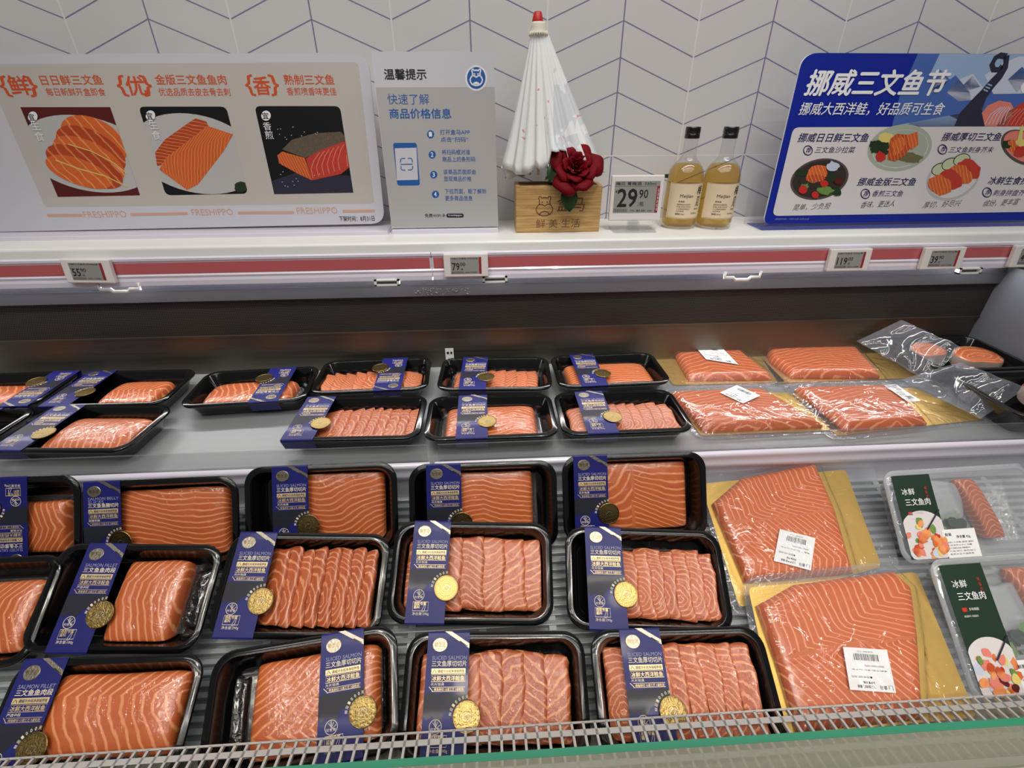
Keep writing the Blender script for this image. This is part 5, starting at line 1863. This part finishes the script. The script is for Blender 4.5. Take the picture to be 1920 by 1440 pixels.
def bagged(lab, p0, tilt, board, fish, bag, phase, seed, T=0.020, sticker=None, flip=True, cut=None, flap=None, lift=0.0):
    """board, fish and bag are pixel outlines on the support plane through p0; drawn in the pack's own flat frame."""
    rnd = random.Random(seed)
    tl = math.radians(tilt)
    n = Vector((0, -math.sin(tl), math.cos(tl)))
    up = Vector((0, math.cos(tl), math.sin(tl)))
    o = on_plane(sum(p[0] for p in board) / len(board), sum(p[1] for p in board) / len(board), p0, n)

    def loc(p):
        q = on_plane(p[0], p[1], p0, n) - o
        return Vector((q.x, q.dot(up)))

    t = thing('bagged_salmon', lab, 'bagged salmon', world_pt(o), BGRP)
    t.rotation_euler = (tl, 0, 0)
    bd = [loc(p) for p in board]
    m = MB('board')
    bp = corner([tuple(q) for q in bd], 0.008, 4)
    tri = geometry.tessellate_polygon([[Vector((x, y, 0)) for x, y in bp]])
    k = len(bp)
    m.add([(x, y, 0.0016) for x, y in bp] + [(x, y, 0.0008) for x, y in bp], [tuple(q) for q in tri] + [tuple(k + i for i in q)[::-1] for q in tri] + [(i, k + i, k + (i + 1) % k, (i + 1) % k) for i in range(k)])
    bm = bmesh.new()
    me = m.mesh('gold_board', False)
    bm.from_mesh(me)
    bmesh.ops.recalc_face_normals(bm, faces=bm.faces)
    bm.to_mesh(me)
    bm.free()
    link('gold_board', me, t)
    fp = [tuple(loc(p)) for p in fish]
    fx0, fx1 = min(p[0] for p in fp), max(p[0] for p in fp)
    fy0, fy1 = min(p[1] for p in fp), max(p[1] for p in fp)

    def fish_h(x, y):
        d = sdf((x, y), fp)
        if d <= 0:
            return 0
        e = min(1, d / 0.014)
        h = T * math.sqrt(max(0, 1 - (1 - e) ** 2)) * (0.9 + 0.1 * math.sin(14 * x + seed) * math.cos(11 * y))
        if cut is not None:
            q = abs(y - cut[0] - cut[1] * x)
            h -= 0.004 * max(0, 1 - q / 0.004)
        return h

    # fillet: concentric rings of the outline shrinking to the middle
    den = []
    for i in range(len(fp)):
        a, b = Vector(fp[i]), Vector(fp[(i + 1) % len(fp)])
        for q in range(14):
            den.append(a.lerp(b, q / 14))
    cen = Vector((sum(p.x for p in den) / len(den), sum(p.y for p in den) / len(den)))
    m = MB('bagged')
    rs, uv = [], []
    levels = [0, .02, .04, .07, .11, .16, .22, .30, .40, .50, .60, .70, .80, .90, .98]
    uvp = lambda x, y: (phase((x - fx0) / (fx1 - fx0) * 2 - 1, (y - fy0) / (fy1 - fy0) * 2 - 1) + 60, 0.08 + 0.25 * max(0, 1 - sdf((x, y), fp) / 0.012))
    rs.append([(p.x, p.y, 0.0019) for p in den])
    uv += [uvp(p.x, p.y) for p in den]
    for L in levels:
        ring = []
        for p in den:
            q = p.lerp(cen, L)
            ring.append((q.x, q.y, 0.0022 + max(fish_h(q.x, q.y), T * 0.30 * (1 if L == 0 else 0))))
            uv.append(uvp(q.x, q.y))
        rs.append(ring)
    ar = sum(den[i].x * den[(i + 1) % len(den)].y - den[(i + 1) % len(den)].x * den[i].y for i in range(len(den)))
    m.rings(rs, None, True, True, uv)
    me = m.mesh('salmon_fillet', True)
    bm = bmesh.new()
    bm.from_mesh(me)
    bmesh.ops.recalc_face_normals(bm, faces=bm.faces)
    bm.to_mesh(me)
    bm.free()
    link('salmon_fillet', me, t)
    bq = [loc(p) for p in bag]
    NN = 64
    pts = []
    W1 = [(rnd.uniform(-60, 60), rnd.uniform(-60, 60), rnd.uniform(0, 6)) for _ in range(7)]
    for i in range(NN + 1):
        row = []
        for j in range(NN + 1):
            a, b = i / NN * 2 - 1, j / NN * 2 - 1
            s = 1 - 0.06 * (abs(a) ** 10) * (abs(b) ** 10)
            q = bil(bq, (a * s + 1) / 2, (b * s + 1) / 2)
            d = sdf((q.x, q.y), fp)
            edge = min(1 - abs(a), 1 - abs(b))
            base = T * sm01((d + 0.016) / 0.022) + 0.0034
            wr = sum(math.sin(kx * q.x + ky * q.y + pz) for kx, ky, pz in W1) / 7
            h = max(base, fish_h(q.x, q.y) + 0.0034) + 0.0016 * wr * sm01(edge / 0.1) * (1 if d < 0.01 else 0.25) + lift * sm01((edge) / 0.2) * 0
            row.append((q.x, q.y, max(h, 0.0030 if edge > 0.02 else 0.0012)))
        pts.append(row)
    m = MB('film')
    m.grid([r[::-1] for r in pts])
    link('clear_bag', m.mesh('clear_bag', True), t)
    m = MB('flap')
    m.grid([[(x, y, 0.0006 if abs(i / NN - .5) < .485 and abs(j / NN - .5) < .485 else 0.0011) for j, (x, y, z) in enumerate(r)][::-1] for i, r in enumerate(pts)][::1])
    link('bag_back_sheet', m.mesh('bag_back_sheet', True), t)
    if sticker:
        sq = [loc(p) for p in sticker]          # corners of the label as it lies: first corner is its printed top left
        u_, v_ = (sq[1] - sq[0]), (sq[3] - sq[0])
        zt = max(fish_h(*(bil(sq, a, b))) for a in (.1, .5, .9) for b in (.1, .5, .9)) + 0.0050
        f = lambda x, y, l: (*(sq[0] + u_ * x + v_ * y), zt + 0.0002 * l)
        m = MB('paper')
        nn = 8
        g1 = [[f(i / nn, j / nn, 0) for j in range(nn + 1)] for i in range(nn + 1)]
        g0 = [[(a, b, c - 0.0003) for a, b, c in r] for r in g1]
        m.solid_grid(g1, g0)
        st = link('price_sticker', m.mesh('price_sticker', False), t)
        m = MB('ink')
        fl = lambda x, y, l: f(x, 1 - y, l)
        m.text('盒马', .17, .86, .16, fl, 'ink', 1, 0.02, 0, .09)
        m.stroke([(.05, .95), (.05, .85), (.13, .85), (.13, .93)], .012, fl, 'ink', 1)
        m.text('三文鱼肉段 挪威', .42, .87, .40, fl, 'ink', 1, 0.02, 0, .07)
        m.text('净含量 价格', .42, .78, .26, fl, 'ink', 1, 0.02, 0, .06)
        m.text('●合计:107.70元', .46, .66, .46, fl, 'ink', 1, 0.01, 0, .06)
        m.text('重量(千克) 单价:元/千克', .10, .50, .78, fl, 'ink', 1, 0, 0, .04)
        m.text('2820176011072', .14, .40, .44, fl, 'ink', 1, 0, 0, .04)
        x = .24
        r2 = random.Random(seed)
        while x < .78:
            wb = r2.choice((.006, .01, .016))
            m.poly([(x, .14), (x + wb, .14), (x + wb, .30), (x, .30)], fl, 'ink', 1)
            x += wb + r2.choice((.008, .012, .018))
        m.text('0258 9001 1122', .34, .07, .36, fl, 'ink', 1, 0, 0, .035)
        if (u_.x * v_.y - u_.y * v_.x) < 0:
            pass
        link('print', m.mesh('print', False), st)
    return t, o, n, up


def ph_fill(n, k, r, dx=0.0):
    return lambda u, v: n * u + k * abs(v - r - dx * u) + 0.5 * math.sin(2.4 * v + 1.3 * u)


DZ = (0, 0, -0.5040)
u1 = bagged('bagged salmon fillet with white price sticker, far row of the upper deck', DZ, 0,
            [(1213, 652), (1402, 646), (1472, 717), (1262, 723)], [(1255, 656), (1300, 651), (1386, 666), (1446, 715), (1290, 717)],
            [(1203, 636), (1415, 634), (1486, 724), (1250, 731)], lambda u, v: 6 * v + 2.4 * abs(u + .3), 1, 0.017, [(1380, 700), (1320, 690), (1314, 672), (1350, 668)])
u2 = bagged('bagged salmon fillet without sticker, its empty bag end flopped over a black steak tray', DZ, 0,
            [(1410, 645), (1655, 650), (1728, 709), (1458, 719)], [(1430, 650), (1592, 648), (1647, 712), (1482, 712), (1442, 682)],
            [(1398, 628), (1670, 636), (1755, 714), (1452, 729)], lambda u, v: 7.5 * v + 3.0 * abs(u + .15), 2, 0.019)
u3 = bagged('bagged salmon fillet with sticker near its top, near deck row, beside a black tray', DZ, 0,
            [(1262, 745), (1478, 737), (1595, 806), (1314, 818)], [(1255, 745), (1425, 737), (1540, 804), (1318, 814)],
            [(1232, 730), (1485, 726), (1600, 813), (1308, 827)], lambda u, v: 6.5 * v + 3.2 * abs(u + .2), 3, 0.018, [(1388, 775), (1345, 754), (1368, 738), (1420, 760)])
u4 = bagged('bagged salmon fillet with sticker at its right end, behind the acrylic lip', DZ, 0,
            [(1482, 740), (1712, 728), (1848, 787), (1570, 818)], [(1488, 736), (1668, 730), (1735, 800), (1580, 813)],
            [(1460, 724), (1725, 712), (1872, 792), (1556, 830)], lambda u, v: 7 * v + 3.4 * abs(u - .1), 4, 0.018, [(1650, 738), (1672, 736), (1718, 766), (1695, 770)])



def PH_BAG(u, v):
    if v > -0.02 + 0.10 * u:
        return min(11.0 * (u + 0.0), 13.0 * (v - .28) + 4.7 * u) + 0.4 * math.sin(3 * u + 2 * v)
    return 10.0 * u + (6.6 * (v + .72) if v > -.72 else -3.1 * (v + .72)) + 0.3 * math.sin(4 * v + u) + 3.3


f1 = bagged('large bagged salmon fillet with tilted sticker, far one of two front gold boards', (0, 0.4635, -0.603), 20.5,
            [(1313, 908), (1584, 881), (1652, 1063), (1386, 1140)], [(1333, 948), (1387, 901), (1523, 874), (1560, 960), (1594, 1078), (1394, 1095)],
            [(1298, 872), (1632, 852), (1690, 1078), (1376, 1165)], PH_BAG, 5, 0.018,
            [(1508, 1078), (1440, 1060), (1445, 998), (1517, 1018)], cut=(-0.012, 0.10))
f2 = bagged('large bagged salmon fillet on gold board, nearest bag, right behind the grille', (0, 0.4635, -0.583), 21.5,
            [(1402, 1102), (1717, 1073), (1830, 1345), (1462, 1380)], [(1415, 1138), (1483, 1100), (1667, 1075), (1700, 1107), (1712, 1200), (1721, 1350), (1490, 1375), (1450, 1240)],
            [(1388, 1082), (1742, 1046), (1862, 1365), (1440, 1395)], PH_BAG, 6, 0.018,
            [(1660, 1303), (1576, 1297), (1560, 1219), (1644, 1224)], cut=(0.002, 0.06))


def crumple(parent, o, corners, hts, seed, amp=0.010, name='bag_flap', mat='flap', N=34):
    """Loose crumpled end of a bag; corners lie above the deck at the given heights (camera-level coordinates)."""
    rnd = random.Random(seed)
    K = [(rnd.uniform(20, 90), rnd.uniform(-90, 90), rnd.uniform(0, 6), rnd.uniform(.3, 1)) for _ in range(9)]
    C = [on_z(p[0], p[1], h) - o for p, h in zip(corners, hts)]
    pts = []
    for i in range(N + 1):
        row = []
        for j in range(N + 1):
            a, b = i / N, j / N
            p = (C[0] * (1 - a) + C[1] * a) * (1 - b) + (C[3] * (1 - a) + C[2] * a) * b
            e = min(a, 1 - a, b, 1 - b)
            wv = sum(math.sin(kx * p.x + ky * p.y + ph) * w_ for kx, ky, ph, w_ in K) / 6
            wv = abs(wv) ** 0.8
            p = p + Vector((0, 0, 1)) * (amp * wv * 1.6 * sm01(0.25 + e * 5))
            row.append(p)
        pts.append(row)
    m = MB(mat)
    m.grid([r[::-1] for r in pts])
    return link(name, m.mesh(name, True), parent)


crumple(u2[0], u2[1], [(1606, 640), (1690, 600), (1802, 652), (1738, 716)], (-0.466, -0.412, -0.425, -0.490), 31, 0.016)
f4 = crumple(u4[0], u4[1], [(1690, 712), (1800, 680), (1925, 728), (1838, 786)], (-0.486, -0.440, -0.446, -0.494), 32, 0.014)
f4.matrix_basis = Matrix.Identity(4)

# ------------------------------------------------------------------ salmon steaks on black trays at the right end
BIG = tray_mesh(0.204, 0.160, 0.044)


def steak_tray(lab, x, y, z, an, steaks, seed):
    t = thing('steak_tray', lab, 'salmon pack', (x, y, z + ZC), 'black steak trays at the right end')
    t.rotation_euler = (0, 0, math.radians(an))
    link('tray', BIG, t)
    rnd = random.Random(seed)
    for cx, cy, s, rot in steaks:
        m = MB('salmon')
        ring = []
        N = 40
        base = []
        for k in range(N):
            a = 2 * math.pi * k / N
            r = s * (1 + 0.16 * math.cos(a - 0.5) - 0.34 * max(0, math.cos(a + 1.75)) ** 3)
            base.append((r * 1.12 * math.cos(a), r * 0.92 * math.sin(a)))
        cr, sr = math.cos(rot), math.sin(rot)
        P = lambda x, y, z: (cx + cr * x - sr * y, cy + sr * x + cr * y, z + 0.010 + 0.10 * (sr * x + cr * y))
        rs, uv = [], []
        for q, z in ((0.96, .004), (1.0, .008), (1.0, .0235), (0.97, .0262), (.8, .0270), (.6, .0273), (.4, .0271), (.2, .0265), (.04, .0261)):
            rs.append([P(x * q, y * q, z) for x, y in base])
            uv += [((q * 3.4 + 1.2 * abs(math.sin(2 * math.pi * k / N))) + 30, 0.25 if q < .15 else 0.0) for k in range(N)]
        m.rings(rs, None, True, True, uv)
        st = link('salmon_steak', m.mesh('salmon_steak', True), t)
        m = MB('skin')
        rs = [[P(x * q, y * q, z) for x, y in base] for q, z in ((1.004, .0042), (1.022, .008), (1.022, .0225), (1.0, .0260))]
        m.rings(rs, None, False, False)
        link('fish_skin', m.mesh('fish_skin', True), st)
    return t


steak_tray('black tray with two salmon steaks, far row, under the flopped clear bag end', 0.9995, 0.868, -0.5045, 0, [(-0.040, 0.022, 0.034, 0.4), (0.040, -0.010, 0.042, 0.1)], 41)
steak_tray('black tray with salmon steaks at the right photo edge, just behind the acrylic lip', 0.9995, 0.703, -0.5045, 0, [(0.040, 0.0, 0.042, 0.3)], 42)

# ------------------------------------------------------------------ clear meal packs at the front right
def meal_pack(lab, p0, tilt, C, seed, haze='clearpp'):
    """C: pixel corners of the pack's rim: far left, far right, near right, near left."""
    tl = math.radians(tilt)
    n = Vector((0, -math.sin(tl), math.cos(tl)))
    up = Vector((0, math.cos(tl), math.sin(tl)))
    q = [on_plane(p[0], p[1], p0, n) for p in C]
    o = sum(q, Vector()) / 4
    L = [Vector(((p - o).x, (p - o).dot(up))) for p in q]
    Wd, Hd = ((L[1] - L[0]).length + (L[2] - L[3]).length) / 2, ((L[0] - L[3]).length + (L[1] - L[2]).length) / 2
    an = math.atan2((L[1] - L[0]).y, (L[1] - L[0]).x)
    D = 0.034
    t = thing('meal_kit_pack', lab, 'salmon pack', world_pt(o - n * D), 'clear salmon meal packs')
    R = Matrix.Rotation(tl, 3, 'X') @ Matrix.Rotation(an, 3, 'Z')
    t.rotation_euler = R.to_euler()
    Rr = lambda ins, z, r: [(x, y, z) for x, y in rrect(-Wd / 2 + ins, -Hd / 2 + ins, Wd / 2 - ins, Hd / 2 - ins, r, 6)]
    m = MB('clearpp')
    m.rings([Rr(.018, 0.0, .012), Rr(.016, .002, .013), Rr(.008, D - .004, .016), Rr(0, D - .003, .02), Rr(0, D - .001, .02), Rr(.007, D - .001, .016)], None, True, False)
    m_o = link('clear_tray', m.mesh('clear_tray', True), t)
    m = MB('film')
    m.rings([Rr(.001, D - .0008, .02), Rr(.0012, D + .0004, .02), Rr(.010, D + .0006, .016), Rr(.03, D + .0004, .012)], None, False, True)
    lf = link('lid_film', m.mesh('lid_film', True), t)
    lf.data.materials[0] = M['flap']
    # printed green sleeve card under the film, drawn along the left of the pack
    fx = lambda x, y, l: (x, y, D + 0.0011 + 0.0002 * l)
    cw = 0.062
    x0 = -Wd / 2 + 0.012
    y0, y1 = -Hd / 2 + 0.006, Hd / 2 - 0.008
    m = MB('green')
    m.solid_grid([[(x0, y0, D + .0010), (x0, y1, D + .0010)], [(x0 + cw, y0, D + .0010), (x0 + cw, y1, D + .0010)]], [[(x0, y0, D + .0007), (x0, y1, D + .0007)], [(x0 + cw, y0, D + .0007), (x0 + cw, y1, D + .0007)]])
    cd = link('printed_card', m.mesh('printed_card', False), t)
    m = MB('whiteink')
    m.text('冰鲜', x0 + .010, y1 - .030, .021, fx, 'whiteink', 2, .01, 0, .010)
    m.text('三文鱼肉', x0 + .012, y1 - .046, .040, fx, 'whiteink', 2, .012, 0, .0105)
    m.poly([(x0 + .012, y1 - .060), (x0 + .019, y1 - .060), (x0 + .019, y1 - .055), (x0 + .012, y1 - .055)], fx, 'tomato', 2)
    m.text('多味搭配', x0 + .022, y1 - .059, .014, fx, 'whiteink', 2, .0, 0, .0035)
    m.text('精选鲜切 冷链直达', x0 + .012, y1 - .067, .020, fx, 'whiteink', 2, .0, 0, .0026)
    m.text('活 鲜 美', x0 + .052, y1 - .036, .018, fx, 'tomato', 2, 0, 0, .004, (x0 + .052, y1 - .018))
    link('lettering', m.mesh('lettering', False), cd)
    m = MB('plate')
    bx = lambda L_: [(max(x0, min(x0 + cw, x)), max(y0, min(y1, y))) for x, y in L_]
    cy_ = y0 + 0.030
    m.poly(bx(ell(x0 + cw / 2, cy_, .040, .040, 40)), fx, 'panelw', 2)
    rnd = random.Random(seed)
    for k in range(34):
        r_ = .030 * math.sqrt(rnd.random())
        a_ = rnd.uniform(0, 6.28)
        sz = rnd.uniform(.004, .0085)
        L_ = bx(blob(x0 + cw / 2 + r_ * math.cos(a_), cy_ - .003 + r_ * .9 * math.sin(a_), sz, sz * .75, rnd, 10, .25, rnd.uniform(0, 180)))
        m.poly(L_, fx, rnd.choice(['printsal', 'printsal', 'pinkp', 'lemon', 'lettuce', 'printdeep', 'printdeep', 'tomato', 'pinkp', 'snow', 'maroon']), 3 + k * .2)
    m.stroke([(x0 + cw * .55, cy_ + .012), (x0 + cw * .98, cy_ + .040)], .0022, fx, 'ship', 11)
    link('food_picture', m.mesh('food_picture', False), cd)
    m = MB('paper')
    wx0, wx1, wy0, wy1 = x0 + cw * .93, x0 + cw * .93 + .052, y0 - .001, y0 + .040
    m.solid_grid([[(wx0, wy0, D + .0016), (wx0, wy1, D + .0016)], [(wx1, wy0, D + .0016), (wx1, wy1, D + .0016)]], [[(wx0, wy0, D + .0012), (wx0, wy1, D + .0012)], [(wx1, wy0, D + .0012), (wx1, wy1, D + .0012)]])
    lb = link('info_label', m.mesh('info_label', False), t)
    m = MB('ink')
    fl = lambda x, y, l: (x, y, D + .0018)
    m.text('鲜美', wx0 + .003, wy1 - .010, .010, fl, 'ink', 2, .02, 0, .005)
    m.text('净含量 42g', wx0 + .020, wy1 - .014, .022, fl, 'ink', 2, .02, 0, .005)
    for k, s in enumerate(('配料:三文鱼 蔬菜 酱料', '贮存条件:0-4°C 冷藏', '生产日期见包装 保质期3天', '产地:浙江 委托加工', '食用方法:开盒即食')):
        m.text(s, wx0 + .003, wy1 - .020 - k * .0042, .042 - .004 * (k % 3), fl, 'ink', 2, 0, 0, .0024)
    link('print', m.mesh('print', False), lb)
    # contents
    fxs = x0 + cw + 0.082
    m = MB('salmon')
    piece(m, fxs + .004, 0.004, .034, Hd - .045, .020, .003, ph_v(6, 2, .2), rnd=rnd, nx=20, nr=26, lean=-.28)
    link('salmon_piece', m.mesh('salmon_piece', True), t)
    m = MB('clearpp')
    piece(m, x0 + cw + .030, .018, .058, .062, .020, .003, lambda u, v: 0, rnd=rnd, nx=10, nr=16, wob=.08)
    link('sauce_pouch', m.mesh('sauce_pouch', True), t)
    m = MB('leafp')
    for k in range(16):
        gx, gy, gz_ = x0 + cw + rnd.uniform(.0, .055), rnd.uniform(-Hd / 2 + .035, -.004), .008 + .0012 * k
        L_ = blob(gx, gy, .011, .008, rnd, 9, .2, rnd.uniform(0, 180))
        m.poly(L_, lambda x, y, l: (x, y, gz_ + 0.15 * (x - gx)), rnd.choice(['leafp', 'lettuce', 'leafp']), 1)
    link('greens', m.mesh('greens', False), t)
    return t


meal_pack('clear plastic meal pack with dark green card, behind the nearer one at the right', (0, 0.53, -0.520), 45, [(1657, 884), (1925, 868), (1985, 1036), (1694, 1062)], 51)
meal_pack('clear plastic meal pack with dark green card, nearest one at the right photo edge', (0, 0.42, -0.565), 40, [(1750, 1050), (2040, 1030), (2140, 1295), (1818, 1322)], 52)
